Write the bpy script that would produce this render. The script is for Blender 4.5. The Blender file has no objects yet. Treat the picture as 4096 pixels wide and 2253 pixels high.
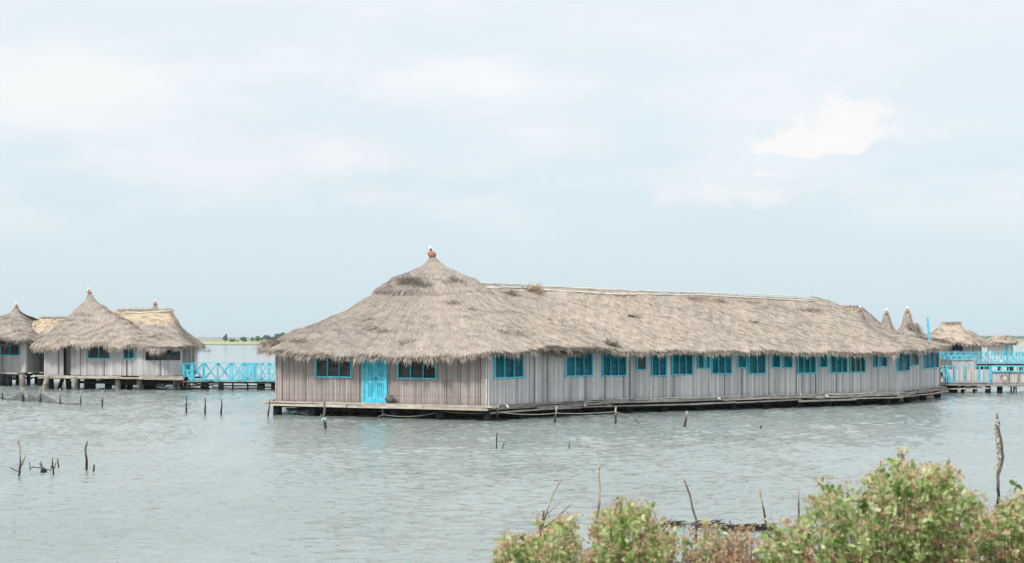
import bpy, math, random
import numpy as np
from mathutils import Vector

random.seed(7)
rng = np.random.default_rng(11)
SC = bpy.context.scene
COL = SC.collection
R = math.radians

# ------------------------------------------------------------------ camera
F, HY, H = 5000.0, 1352.0, 3.5          # focal length and horizon row in photo pixels, eye height
cd = bpy.data.cameras.new("camera")
cam = bpy.data.objects.new("camera", cd)
COL.objects.link(cam)
cam.location = (0, 0, H)
cam.rotation_euler = (R(90), 0, 0)
cd.sensor_width = 36.0
cd.lens = F / 4096 * 36
cd.shift_y = (HY - 1126.5) / 4096
cd.clip_start = 0.1
cd.clip_end = 40000
cd.dof.use_dof = True
cd.dof.focus_distance = 62
cd.dof.aperture_fstop = 3.0
SC.camera = cam

# ------------------------------------------------------------------ light
SUN_AZ = math.atan2(-0.68, -0.73)        # towards the sun, as atan2(x, y)
SUN_EL = R(44)
sun_vec = Vector((math.sin(SUN_AZ) * math.cos(SUN_EL), math.cos(SUN_AZ) * math.cos(SUN_EL), math.sin(SUN_EL)))
ld = bpy.data.lights.new("sun", 'SUN')
ld.energy = 2.3
ld.angle = R(3.0)
ld.color = (1.0, 0.95, 0.88)
lo = bpy.data.objects.new("sun", ld)
COL.objects.link(lo)
lo.location = (-30, -20, 40)
lo.rotation_euler = (-sun_vec).to_track_quat('-Z', 'Y').to_euler()

vs = SC.view_settings
SC.display_settings.display_device = 'sRGB'
vs.view_transform = 'Standard'
vs.look = 'None'
vs.exposure = 0.42
vs.gamma = 1.0
vs.use_curve_mapping = False


class NT:
    """small helper for node trees"""
    def __init__(s, tree):
        s.t = tree
        s.t.nodes.clear()

    def n(s, kind, **kw):
        nd = s.t.nodes.new(kind)
        for k, v in kw.items():
            setattr(nd, k, v)
        return nd

    def l(s, a, b):
        s.t.links.new(a, b)

    def val(s, sock, v):
        if hasattr(v, 'is_linked') or isinstance(v, bpy.types.NodeSocket):
            s.l(v, sock)
        else:
            sock.default_value = v

    def math(s, op, a, b=0.0, c=None, clamp=False):
        nd = s.n('ShaderNodeMath', operation=op)
        nd.use_clamp = clamp
        s.val(nd.inputs[0], a)
        s.val(nd.inputs[1], b)
        if c is not None:
            s.val(nd.inputs[2], c)
        return nd.outputs[0]

    def mix(s, f, a, b, mode='MIX'):
        nd = s.n('ShaderNodeMix', data_type='RGBA', blend_type=mode)
        s.val(nd.inputs[0], f)
        s.val(nd.inputs[6], a if isinstance(a, bpy.types.NodeSocket) else (*a[:3], 1))
        s.val(nd.inputs[7], b if isinstance(b, bpy.types.NodeSocket) else (*b[:3], 1))
        return nd.outputs[2]

    def noise(s, vec, scale, detail=3, rough=0.55):
        nd = s.n('ShaderNodeTexNoise')
        if vec is not None:
            s.l(vec, nd.inputs['Vector'])
        nd.inputs['Scale'].default_value = scale
        nd.inputs['Detail'].default_value = detail
        nd.inputs['Roughness'].default_value = rough
        return nd.outputs[0]

    def smooth(s, x, a, b):
        nd = s.n('ShaderNodeMapRange', interpolation_type='SMOOTHSTEP')
        s.val(nd.inputs[0], x)
        nd.inputs[1].default_value = a
        nd.inputs[2].default_value = b
        nd.inputs[3].default_value = 0
        nd.inputs[4].default_value = 1
        return nd.outputs[0]


# ------------------------------------------------------------------ world: Nishita sky with thin hazy clouds
w = bpy.data.worlds.new("World")
SC.world = w
w.use_nodes = True
k = NT(w.node_tree)
sky = k.n('ShaderNodeTexSky')
sky.sky_type = 'NISHITA'
sky.sun_disc = False
sky.sun_elevation = SUN_EL
sky.sun_rotation = SUN_AZ
sky.air_density = 1.0
sky.dust_density = 2.0
sky.ozone_density = 1.5
tc = k.n('ShaderNodeTexCoord')
sep = k.n('ShaderNodeSeparateXYZ')
k.l(tc.outputs['Generated'], sep.inputs[0])
ay = k.math('MAXIMUM', k.math('ABSOLUTE', sep.outputs[1]), 0.05)
U = k.math('DIVIDE', sep.outputs[0], ay)      # horizontal tangent
V = k.math('DIVIDE', sep.outputs[2], ay)      # vertical tangent
comb = k.n('ShaderNodeCombineXYZ')
k.l(U, comb.inputs[0])
k.l(V, comb.inputs[1])
uv = comb.outputs[0]
mp = k.n('ShaderNodeMapping')
k.l(uv, mp.inputs[0])
mp.inputs['Scale'].default_value = (1, 3.2, 1)
mp.inputs['Rotation'].default_value = (0, 0, R(-4))
wide = k.noise(mp.outputs[0], 5.5, 5, 0.55)
puff = k.noise(uv, 30, 8, 0.66)
puff2 = k.noise(uv, 13, 4, 0.6)


def cloud(px, py, rx, ry, amp, lo, hi, nz, flat=0.0):
    """one cloud bank: an ellipse of sky directions broken up by noise"""
    cu, cv = (px - 2048) / F, (HY - py) / F
    du = k.math('DIVIDE', k.math('SUBTRACT', U, cu), rx / F)
    dv = k.math('DIVIDE', k.math('SUBTRACT', V, cv), ry / F)
    if flat:                                   # steeper underside
        dn = k.math('MULTIPLY', k.math('MINIMUM', dv, 0.0), flat)
        dv = k.math('ADD', k.math('MAXIMUM', dv, 0.0), dn)
    d = k.math('SQRT', k.math('ADD', k.math('MULTIPLY', du, du), k.math('MULTIPLY', dv, dv)))
    x = k.math('ADD', k.math('SUBTRACT', 1.0, d), k.math('MULTIPLY', k.math('SUBTRACT', nz, 0.5), amp))
    return k.smooth(x, lo, hi)


haze_low = (5.1, 6.15, 6.65)
haze_top = (6.35, 6.98, 7.30)
fv = k.smooth(V, 0.0, 0.27)
base = k.mix(fv, haze_low, haze_top)
base = k.mix(0.10, base, sky.outputs[0])
# pinkish thin veil
veil = k.math('MULTIPLY', k.smooth(wide, 0.40, 0.66), k.smooth(V, 0.05, 0.14))
base = k.mix(k.math('MULTIPLY', veil, 0.85), base, (6.55, 6.85, 7.2))
for args, c, f in [
        ((150, 330, 1100, 290, 1.3, 0.0, 1.0, wide), (7.0, 7.2, 7.15), 0.75),
        ((1980, 330, 680, 150, 1.6, 0.05, 1.1, wide), (7.1, 7.3, 7.3), 0.8),
        ((1100, 650, 1100, 170, 1.7, 0.1, 1.4, wide), (6.3, 6.6, 7.0), 0.6),
        ((2900, 330, 900, 110, 1.6, 0.1, 1.4, wide), (6.5, 6.9, 7.3), 0.5),
        ((1370, 640, 330, 130, 2.4, 0.1, 0.9, puff, 1.3), (7.0, 6.98, 7.1), 0.6),
        ((1480, 785, 170, 80, 2.6, 0.15, 1.2, puff), (6.9, 6.85, 7.0), 0.5),
        ((2970, 775, 480, 85, 2.0, 0.05, 0.9, puff), (7.1, 6.95, 6.95), 0.7),
        ((3370, 540, 270, 235, 1.9, 0.14, 0.6, puff, 2.2), (7.35, 7.2, 7.15), 0.9),
        ((3230, 600, 300, 130, 1.9, 0.18, 0.48, puff, 3.0), (7.3, 7.18, 7.12), 0.85),
        ((3050, 695, 110, 22, 1.8, 0.1, 1.0, puff), (7.5, 7.3, 7.2), 0.6)]:
    base = k.mix(k.math('MULTIPLY', cloud(*args), f), base, c)
up = k.smooth(V, 0.30, 0.9)          # sky overhead, out of view, brightened to add fill light
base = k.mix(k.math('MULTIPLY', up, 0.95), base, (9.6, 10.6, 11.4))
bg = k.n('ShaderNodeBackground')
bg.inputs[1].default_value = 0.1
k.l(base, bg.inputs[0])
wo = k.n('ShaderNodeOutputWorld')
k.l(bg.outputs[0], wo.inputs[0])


# ------------------------------------------------------------------ materials
def mat(name):
    m = bpy.data.materials.new(name)
    m.use_nodes = True
    return m, NT(m.node_tree)


def finish(t, color, rough=0.8, bump=None, bstr=0.3, bdist=0.02, spec=0.3, shader=None):
    p = t.n('ShaderNodeBsdfPrincipled')
    t.val(p.inputs['Base Color'], color if isinstance(color, bpy.types.NodeSocket) else (*color[:3], 1))
    t.val(p.inputs['Roughness'], rough)
    p.inputs['Specular IOR Level'].default_value = spec
    if bump is not None:
        b = t.n('ShaderNodeBump')
        b.inputs['Strength'].default_value = bstr
        b.inputs['Distance'].default_value = bdist
        t.l(bump, b.inputs['Height'])
        t.l(b.outputs[0], p.inputs['Normal'])
    o = t.n('ShaderNodeOutputMaterial')
    t.l(p.outputs[0], o.inputs[0])
    return p, o


def objco(t, sc=(1, 1, 1)):
    c = t.n('ShaderNodeTexCoord')
    m = t.n('ShaderNodeMapping')
    t.l(c.outputs['Object'], m.inputs[0])
    m.inputs['Scale'].default_value = sc
    return m.outputs[0]


def simple(name, c1, c2, scale=4, rough=0.8, sc=(1, 1, 1), spec=0.3, bstr=0.3, island=0.0):
    m, t = mat(name)
    v = objco(t, sc)
    nz = t.noise(v, scale, 5, 0.6)
    f = t.smooth(nz, 0.3, 0.7)
    c = t.mix(f, c1, c2)
    if island:
        g = t.n('ShaderNodeNewGeometry')
        br = t.math('ADD', t.math('MULTIPLY', g.outputs['Random Per Island'], island), 1 - island * 0.6)
        cc = t.n('ShaderNodeCombineXYZ')
        for i in range(3):
            t.l(br, cc.inputs[i])
        c = t.mix(1.0, c, cc.outputs[0], 'MULTIPLY')
    finish(t, c, rough, nz, bstr, 0.02, spec)
    return m


def thatch_mat(name):
    """colour per strand comes from the mesh attribute 'tone' (brightness, warmth)"""
    m, t = mat(name)
    a = t.n('ShaderNodeAttribute', attribute_name='tone')
    s = t.n('ShaderNodeSeparateColor')
    t.l(a.outputs['Color'], s.inputs[0])
    nz = t.noise(objco(t), 0.55, 4, 0.6)
    nf = t.noise(objco(t, (1, 1, 0.6)), 9, 4, 0.7)
    wm_ = s.outputs[1]
    c = t.mix(t.math('MULTIPLY', wm_, 1.25, clamp=True), (0.39, 0.330, 0.294), (0.53, 0.435, 0.335))
    c = t.mix(t.smooth(wm_, 0.72, 1.0), c, (0.52, 0.415, 0.28))
    br = t.math('MULTIPLY', s.outputs[0], t.math('ADD', 0.84, t.math('MULTIPLY', nz, 0.14)))
    br = t.math('MULTIPLY', br, t.math('ADD', 0.85, t.math('MULTIPLY', nf, 0.3)))
    cc = t.n('ShaderNodeCombineXYZ')
    for i in range(3):
        t.l(br, cc.inputs[i])
    c = t.mix(1.0, c, cc.outputs[0], 'MULTIPLY')
    finish(t, c, 0.85, nf, 0.5, 0.03, 0.15)
    return m


M = {}
M['thatch'] = thatch_mat('thatch')


def cane_mat(name, ca, cb, cc_, dark):
    m, t = mat(name)
    g = t.n('ShaderNodeNewGeometry')
    r = g.outputs['Random Per Island']
    ramp = t.n('ShaderNodeValToRGB')
    t.l(r, ramp.inputs[0])
    e = ramp.color_ramp.elements
    e[0].position = 0.03
    e[0].color = (*dark, 1)
    e[1].position = 1.0
    e[1].color = (*cb, 1)
    for pos, c in ((0.07, ca), (0.4, cc_), (0.55, cb), (0.72, ca), (0.82, tuple(x * 0.72 for x in cc_))):
        el = e.new(pos)
        el.color = (*c, 1)
    nz = t.noise(objco(t, (1, 1, 0.35)), 3.0, 5, 0.65)
    br = t.math('ADD', 0.72, t.math('MULTIPLY', nz, 0.5))
    st = t.noise(objco(t, (1, 1, 0.5)), 0.9, 5, 0.7)             # rain stains, tide-damp foot of the wall
    br = t.math('MULTIPLY', br, t.math('ADD', 0.80, t.math('MULTIPLY', st, 0.38)))
    oz = t.n('ShaderNodeTexCoord')
    sz_ = t.n('ShaderNodeSeparateXYZ')
    t.l(oz.outputs['Object'], sz_.inputs[0])
    foot = t.smooth(t.math('ADD', sz_.outputs[2], t.math('MULTIPLY', st, 0.5)), 0.75, 1.15)
    br = t.math('MULTIPLY', br, t.math('ADD', 0.80, t.math('MULTIPLY', foot, 0.20)))
    cx = t.n('ShaderNodeCombineXYZ')
    for i in range(3):
        t.l(br, cx.inputs[i])
    c = t.mix(1.0, ramp.outputs[0], cx.outputs[0], 'MULTIPLY')
    finish(t, c, 0.6, nz, 0.3, 0.01, 0.3)
    return m


M['cane'] = cane_mat('cane_warm', (0.41, 0.355, 0.33), (0.58, 0.515, 0.47), (0.47, 0.39, 0.375), (0.17, 0.135, 0.13))
M['cane_grey'] = cane_mat('cane_grey', (0.53, 0.53, 0.52), (0.78, 0.77, 0.75), (0.60, 0.565, 0.56), (0.12, 0.115, 0.13))
M['cane_pale'] = cane_mat('cane_pale', (0.54, 0.54, 0.53), (0.72, 0.71, 0.68), (0.60, 0.54, 0.54), (0.2, 0.17, 0.17))
M['backing'] = simple('dark_wall_backing', (0.05, 0.045, 0.04), (0.09, 0.08, 0.07), 3)
M['cyan'] = simple('cyan_paint', (0.055, 0.47, 0.62), (0.15, 0.58, 0.70), 5, 0.65, bstr=0.1, island=0.25, spec=0.2)
M['cyan_dark'] = simple('teal_window_paint', (0.05, 0.52, 0.64), (0.08, 0.60, 0.72), 3, 0.5, bstr=0.1)
M['white'] = simple('whitewashed_bamboo', (0.52, 0.52, 0.50), (0.70, 0.70, 0.68), 3, 0.6)
M['plank'] = simple('weathered_plank', (0.22, 0.20, 0.18), (0.42, 0.38, 0.33), 2.5, 0.85, (1, 1, 4), island=0.5)
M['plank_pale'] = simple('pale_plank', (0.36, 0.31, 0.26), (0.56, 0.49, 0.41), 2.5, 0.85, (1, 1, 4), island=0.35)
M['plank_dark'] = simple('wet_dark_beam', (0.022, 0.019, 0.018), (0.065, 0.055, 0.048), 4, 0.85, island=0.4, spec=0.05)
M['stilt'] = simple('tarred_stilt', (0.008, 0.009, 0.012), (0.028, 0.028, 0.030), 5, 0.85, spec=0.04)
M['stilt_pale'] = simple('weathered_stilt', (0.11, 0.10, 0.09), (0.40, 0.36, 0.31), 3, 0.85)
def stake_mat(name, wet, c1, c2):
    m, t = mat(name)
    nz = t.noise(objco(t, (1, 1, 0.6)), 7, 5, 0.6)
    c = t.mix(t.smooth(nz, 0.3, 0.7), c1, c2)
    oc = t.n('ShaderNodeTexCoord')
    sp = t.n('ShaderNodeSeparateXYZ')
    t.l(oc.outputs['Object'], sp.inputs[0])
    hz_ = t.smooth(t.math('ADD', sp.outputs[2], t.math('MULTIPLY', t.math('SUBTRACT', nz, 0.5), 0.5)), 0.15, 0.65)
    finish(t, t.mix(hz_, wet, c), 0.85, nz, 0.4, 0.02, 0.15)
    return m


M['stake'] = stake_mat('dead_wood', (0.035, 0.025, 0.025), (0.10, 0.07, 0.065), (0.24, 0.175, 0.155))
M['stake_pale'] = stake_mat('bleached_wood', (0.05, 0.035, 0.035), (0.27, 0.21, 0.185), (0.50, 0.42, 0.37))
M['rope'] = simple('old_rope', (0.26, 0.25, 0.20), (0.38, 0.36, 0.29), 9, 0.9)
M['clay'] = simple('terracotta', (0.38, 0.14, 0.10), (0.48, 0.21, 0.15), 5, 0.6)
M['clay_dark'] = simple('dark_clay', (0.10, 0.09, 0.085), (0.2, 0.18, 0.17), 5, 0.8)
M['paint_dark'] = simple('dark_green_paint', (0.04, 0.09, 0.10), (0.08, 0.13, 0.14), 6, 0.6)
M['globe'] = simple('milk_glass', (0.85, 0.83, 0.76), (0.9, 0.88, 0.82), 2, 0.2, spec=0.5, bstr=0)
M['blue'] = simple('blue_plastic', (0.012, 0.11, 0.40), (0.02, 0.18, 0.55), 4, 0.5)
M['red'] = simple('faded_red_paint', (0.45, 0.07, 0.05), (0.58, 0.12, 0.08), 4, 0.6)
M['orange'] = simple('orange_paint', (0.62, 0.20, 0.06), (0.7, 0.26, 0.1), 4, 0.6)
M['cream'] = simple('pale_wall_boards', (0.62, 0.64, 0.62), (0.76, 0.77, 0.74), 3, 0.8, (6, 6, 0.6))
M['cloth'] = simple('faded_cloth', (0.3, 0.42, 0.46), (0.5, 0.6, 0.62), 9, 0.9)
M['bank'] = simple('bank_soil', (0.07, 0.075, 0.035), (0.17, 0.13, 0.085), 1.5, 0.95)
M['shell'] = simple('dried_shells', (0.36, 0.33, 0.26), (0.68, 0.62, 0.53), 20, 0.9, island=0.5)


def glass_mat(name, c1, c2):
    m, t = mat(name)
    nz = t.noise(objco(t, (1, 1, 0.6)), 1.6, 4, 0.6)
    g = t.n('ShaderNodeNewGeometry')
    c = t.mix(t.smooth(nz, 0.35, 0.68), c1, c2)
    br = t.math('ADD', 0.75, t.math('MULTIPLY', g.outputs['Random Per Island'], 0.5))
    cx = t.n('ShaderNodeCombineXYZ')
    for i in range(3):
        t.l(br, cx.inputs[i])
    c = t.mix(1.0, c, cx.outputs[0], 'MULTIPLY')
    finish(t, c, 0.4, None, spec=0.18)
    return m


M['louvre_teal'] = glass_mat('teal_louvre_glass', (0.002, 0.085, 0.125), (0.006, 0.17, 0.21))
M['louvre_dark'] = glass_mat('smoky_louvre_glass', (0.025, 0.035, 0.032), (0.095, 0.105, 0.09))

# net: fine mesh, see-through
m, t = mat('fishing_net')
v = objco(t)
vo = t.noise(v, 5, 4)
tr = t.n('ShaderNodeBsdfTransparent')
df = t.n('ShaderNodeBsdfDiffuse')
df.inputs[0].default_value = (0.11, 0.10, 0.095, 1)
mx = t.n('ShaderNodeMixShader')
t.l(t.math('ADD', 0.55, t.math('MULTIPLY', t.smooth(vo, 0.3, 0.7), 0.35)), mx.inputs[0])
t.l(tr.outputs[0], mx.inputs[1])
t.l(df.outputs[0], mx.inputs[2])
o = t.n('ShaderNodeOutputMaterial')
t.l(mx.outputs[0], o.inputs[0])
M['net'] = m


def leaf_mat(name, cols, trans=0.35, rough=0.6):
    m, t = mat(name)
    g = t.n('ShaderNodeNewGeometry')
    ramp = t.n('ShaderNodeValToRGB')
    t.l(g.outputs['Random Per Island'], ramp.inputs[0])
    e = ramp.color_ramp.elements
    e[0].color = (*cols[0], 1)
    e[1].color = (*cols[-1], 1)
    for i, c in enumerate(cols[1:-1]):
        el = e.new((i + 1) / (len(cols) - 1))
        el.color = (*c, 1)
    p = t.n('ShaderNodeBsdfPrincipled')
    t.l(ramp.outputs[0], p.inputs['Base Color'])
    p.inputs['Roughness'].default_value = rough
    p.inputs['Specular IOR Level'].default_value = 0.25
    tl = t.n('ShaderNodeBsdfTranslucent')
    t.l(ramp.outputs[0], tl.inputs[0])
    mx = t.n('ShaderNodeMixShader')
    mx.inputs[0].default_value = trans
    t.l(p.outputs[0], mx.inputs[1])
    t.l(tl.outputs[0], mx.inputs[2])
    o = t.n('ShaderNodeOutputMaterial')
    t.l(mx.outputs[0], o.inputs[0])
    return m


M['leaf'] = leaf_mat('bush_leaves', [(0.31, 0.42, 0.12), (0.50, 0.59, 0.23), (0.60, 0.66, 0.34), (0.37, 0.47, 0.18), (0.66, 0.71, 0.43), (0.24, 0.42, 0.07)])
M['leaf_deep'] = leaf_mat('deep_green_leaves', [(0.11, 0.22, 0.045), (0.22, 0.34, 0.08), (0.16, 0.28, 0.08), (0.28, 0.40, 0.11)], 0.25)
M['leaf_dry'] = leaf_mat('dry_leaves', [(0.42, 0.25, 0.16), (0.56, 0.36, 0.23), (0.38, 0.22, 0.15), (0.62, 0.46, 0.30)])
M['flower'] = leaf_mat('withered_flowers', [(0.60, 0.39, 0.22), (0.70, 0.51, 0.31), (0.58, 0.37, 0.24), (0.50, 0.30, 0.18), (0.68, 0.58, 0.34)])
M['stem'] = simple('bush_stems', (0.10, 0.06, 0.045), (0.24, 0.15, 0.10), 9, 0.85)
M['treeleaf'] = leaf_mat('tree_leaves', [(0.055, 0.13, 0.075), (0.085, 0.19, 0.10), (0.065, 0.15, 0.10), (0.12, 0.22, 0.12)], 0.2, 0.8)
M['treeleaf_pale'] = leaf_mat('pale_tree_leaves', [(0.12, 0.24, 0.10), (0.17, 0.31, 0.12), (0.09, 0.2, 0.10)], 0.2, 0.8)

# far land: marsh grass near the water, dry plain behind
m, t = mat('shore_land')
c = t.n('ShaderNodeTexCoord')
s = t.n('ShaderNodeSeparateXYZ')
t.l(c.outputs['Object'], s.inputs[0])
nz = t.noise(objco(t, (1, 0.3, 1)), 0.02, 5, 0.6)
nz2 = t.noise(objco(t, (1, 0.25, 1)), 0.07, 5, 0.6)
yy = t.math('ADD', s.outputs[1], t.math('MULTIPLY', t.math('SUBTRACT', nz, 0.5), 300))
f = t.smooth(yy, 930, 1060)
g1 = t.mix(t.smooth(nz2, 0.35, 0.65), (0.30, 0.33, 0.12), (0.40, 0.39, 0.17))
mud = t.smooth(s.outputs[1], 622, 650)
g1 = t.mix(mud, (0.16, 0.15, 0.09), g1)
g2 = t.mix(t.smooth(nz2, 0.35, 0.65), (0.22, 0.18, 0.12), (0.33, 0.27, 0.17))
finish(t, t.mix(f, g1, g2), 0.95)
M['land'] = m

# water
m, t = mat('lagoon_water')
v1 = objco(t, (1, 1.9, 1))
n1 = t.noise(v1, 3.4, 2, 0.5)
n2 = t.noise(v1, 8.0, 2, 0.5)
hgt = t.math('ADD', t.math('MULTIPLY', n1, 1.0), t.math('MULTIPLY', n2, 0.35))
patch = t.noise(objco(t, (0.6, 0.3, 1)), 0.22, 5, 0.65)
colw = t.mix(t.smooth(patch, 0.3, 0.7), (0.20, 0.235, 0.215), (0.27, 0.305, 0.285))
p, o = finish(t, colw, 0.07, hgt, 1.0, 0.04, 0.75)
p.inputs['IOR'].default_value = 1.33
M['water'] = m


# ------------------------------------------------------------------ mesh helpers
class MB:
    def __init__(s):
        s.v, s.f, s.m = [], [], []

    def add(s, verts, faces, mi=0):
        o = len(s.v)
        s.v.extend([tuple(p) for p in verts])
        s.f.extend([tuple(i + o for i in f) for f in faces])
        s.m.extend([mi] * len(faces))

    def prism(s, a, b, mi=0):
        """two matching rings a (bottom), b (top)"""
        n = len(a)
        fs = [tuple(reversed(range(n))), tuple(range(n, 2 * n))]
        fs += [(i, (i + 1) % n, n + (i + 1) % n, n + i) for i in range(n)]
        s.add(list(a) + list(b), fs, mi)

    def beam(s, p, q, wd, hg, mi=0, up=(0, 0, 1)):
        p, q, up = Vector(p), Vector(q), Vector(up)
        d = (q - p).normalized()
        if abs(d.dot(up)) > 0.95:
            up = Vector((0, 1, 0))
        sd = d.cross(up).normalized()
        u2 = sd.cross(d).normalized()
        ring = lambda c: [c + sd * (x * wd / 2) + u2 * (y * hg / 2) for x, y in ((-1, -1), (1, -1), (1, 1), (-1, 1))]
        s.prism(ring(p), ring(q), mi)

    def tube(s, pts, rad, n=6, mi=0):
        pts = [Vector(p) for p in pts]
        if not isinstance(rad, (list, tuple)):
            rad = [rad] * len(pts)
        vs_, fs = [], []
        for i, p in enumerate(pts):
            d = (pts[min(i + 1, len(pts) - 1)] - pts[max(i - 1, 0)]).normalized()
            a = Vector((1, 0, 0)) if abs(d.x) < 0.8 else Vector((0, 1, 0))
            e1 = d.cross(a).normalized()
            e2 = d.cross(e1)
            for j in range(n):
                an = 2 * math.pi * j / n
                vs_.append(p + (e1 * math.cos(an) + e2 * math.sin(an)) * rad[i])
        for i in range(len(pts) - 1):
            for j in range(n):
                fs.append((i * n + j, i * n + (j + 1) % n, (i + 1) * n + (j + 1) % n, (i + 1) * n + j))
        fs.append(tuple(reversed(range(n))))
        fs.append(tuple((len(pts) - 1) * n + j for j in range(n)))
        s.add(vs_, fs, mi)

    def lathe(s, c, prof, n=16, mi=0, tilt=(0, 0)):
        c = Vector(c)
        vs_, fs = [], []
        for r_, z_ in prof:
            for j in range(n):
                an = 2 * math.pi * j / n
                vs_.append(c + Vector((r_ * math.cos(an) + tilt[0] * z_, r_ * math.sin(an) + tilt[1] * z_, z_)))
        for i in range(len(prof) - 1):
            for j in range(n):
                fs.append((i * n + j, i * n + (j + 1) % n, (i + 1) * n + (j + 1) % n, (i + 1) * n + j))
        fs.append(tuple(reversed(range(n))))
        fs.append(tuple((len(prof) - 1) * n + j for j in range(n)))
        s.add(vs_, fs, mi)

    def build(s, name, mats, parent=None, smooth=False):
        off = wloc(parent)
        me = bpy.data.meshes.new(name)
        me.from_pydata([(p[0] - off[0], p[1] - off[1], p[2] - off[2]) for p in s.v], [], s.f)
        mats = mats if isinstance(mats, (list, tuple)) else [mats]
        for m_ in mats:
            me.materials.append(M[m_])
        if any(s.m):
            me.polygons.foreach_set('material_index', s.m)
        if smooth:
            me.polygons.foreach_set('use_smooth', [True] * len(me.polygons))
        ob = bpy.data.objects.new(name, me)
        COL.objects.link(ob)
        if parent is not None:
            ob.parent = parent
        return ob


def wloc(o):
    v = Vector((0, 0, 0))
    while o is not None:
        v += o.location
        o = o.parent
    return v


def tag(o, label, cat, group=None, kind=None):
    o['label'] = label
    if cat:
        o['category'] = cat
    if group:
        o['group'] = group
    if kind:
        o['kind'] = kind
    return o


def thing(name, loc, label, cat, group=None):
    o = bpy.data.objects.new(name, None)
    o.empty_display_size = 0.3
    COL.objects.link(o)
    o.location = loc
    return tag(o, label, cat, group)


def at(px, py, Z):
    return Vector(((px - 2048) / F * Z, Z, H - (py - HY) / F * Z))


def depth(py, z0=0.0):
    return (H - z0) * F / (py - HY)


def np_mesh(name, V3, quads, mats, midx=None, tone=None, parent=None, smooth=False):
    """fast mesh of quads (N,4) from numpy arrays"""
    off = np.array(wloc(parent))
    V3 = (V3 - off).astype(np.float32)
    me = bpy.data.meshes.new(name)
    nq = len(quads)
    me.vertices.add(len(V3))
    me.vertices.foreach_set('co', V3.ravel())
    me.loops.add(nq * 4)
    me.loops.foreach_set('vertex_index', quads.astype(np.int32).ravel())
    me.polygons.add(nq)
    me.polygons.foreach_set('loop_start', np.arange(0, nq * 4, 4, dtype=np.int32))
    me.polygons.foreach_set('loop_total', np.full(nq, 4, dtype=np.int32))
    if midx is not None:
        me.polygons.foreach_set('material_index', midx.astype(np.int32))
    if smooth:
        me.polygons.foreach_set('use_smooth', np.ones(nq, dtype=bool))
    me.update(calc_edges=True)
    for m_ in mats:
        me.materials.append(M[m_])
    if tone is not None:
        a = me.attributes.new('tone', 'FLOAT_COLOR', 'POINT')
        a.data.foreach_set('color', tone.astype(np.float32).ravel())
    ob = bpy.data.objects.new(name, me)
    COL.objects.link(ob)
    if parent is not None:
        ob.parent = parent
    return ob


class SNoise:
    """smooth noise: sum of plane sines"""
    def __init__(s, scale, n=14, seed=1, dim=3):
        g = np.random.default_rng(seed)
        d = g.normal(size=(n, dim))
        d /= np.linalg.norm(d, axis=1)[:, None]
        s.k = d * (2 * np.pi / scale) * g.uniform(0.5, 1.7, n)[:, None]
        s.p = g.uniform(0, 6.28, n)
        s.n = n

    def __call__(s, P):
        return np.sin(P @ s.k.T + s.p).sum(axis=1) / math.sqrt(s.n / 2)


# ------------------------------------------------------------------ thatched roofs
def smooth_loop(pts, it=3, n=200):
    P = np.array(pts, float)
    for _ in range(it):
        Q = np.roll(P, -1, axis=0)
        P = np.stack([P * 0.8 + Q * 0.2, P * 0.2 + Q * 0.8], axis=1).reshape(-1, 3)
    Q = np.vstack([P, P[:1]])
    s = np.concatenate([[0], np.cumsum(np.linalg.norm(np.diff(Q, axis=0), axis=1))])
    t_ = np.linspace(0, s[-1], n, endpoint=False)
    return np.stack([np.interp(t_, s, Q[:, i]) for i in range(3)], axis=1), s[-1]


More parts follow.
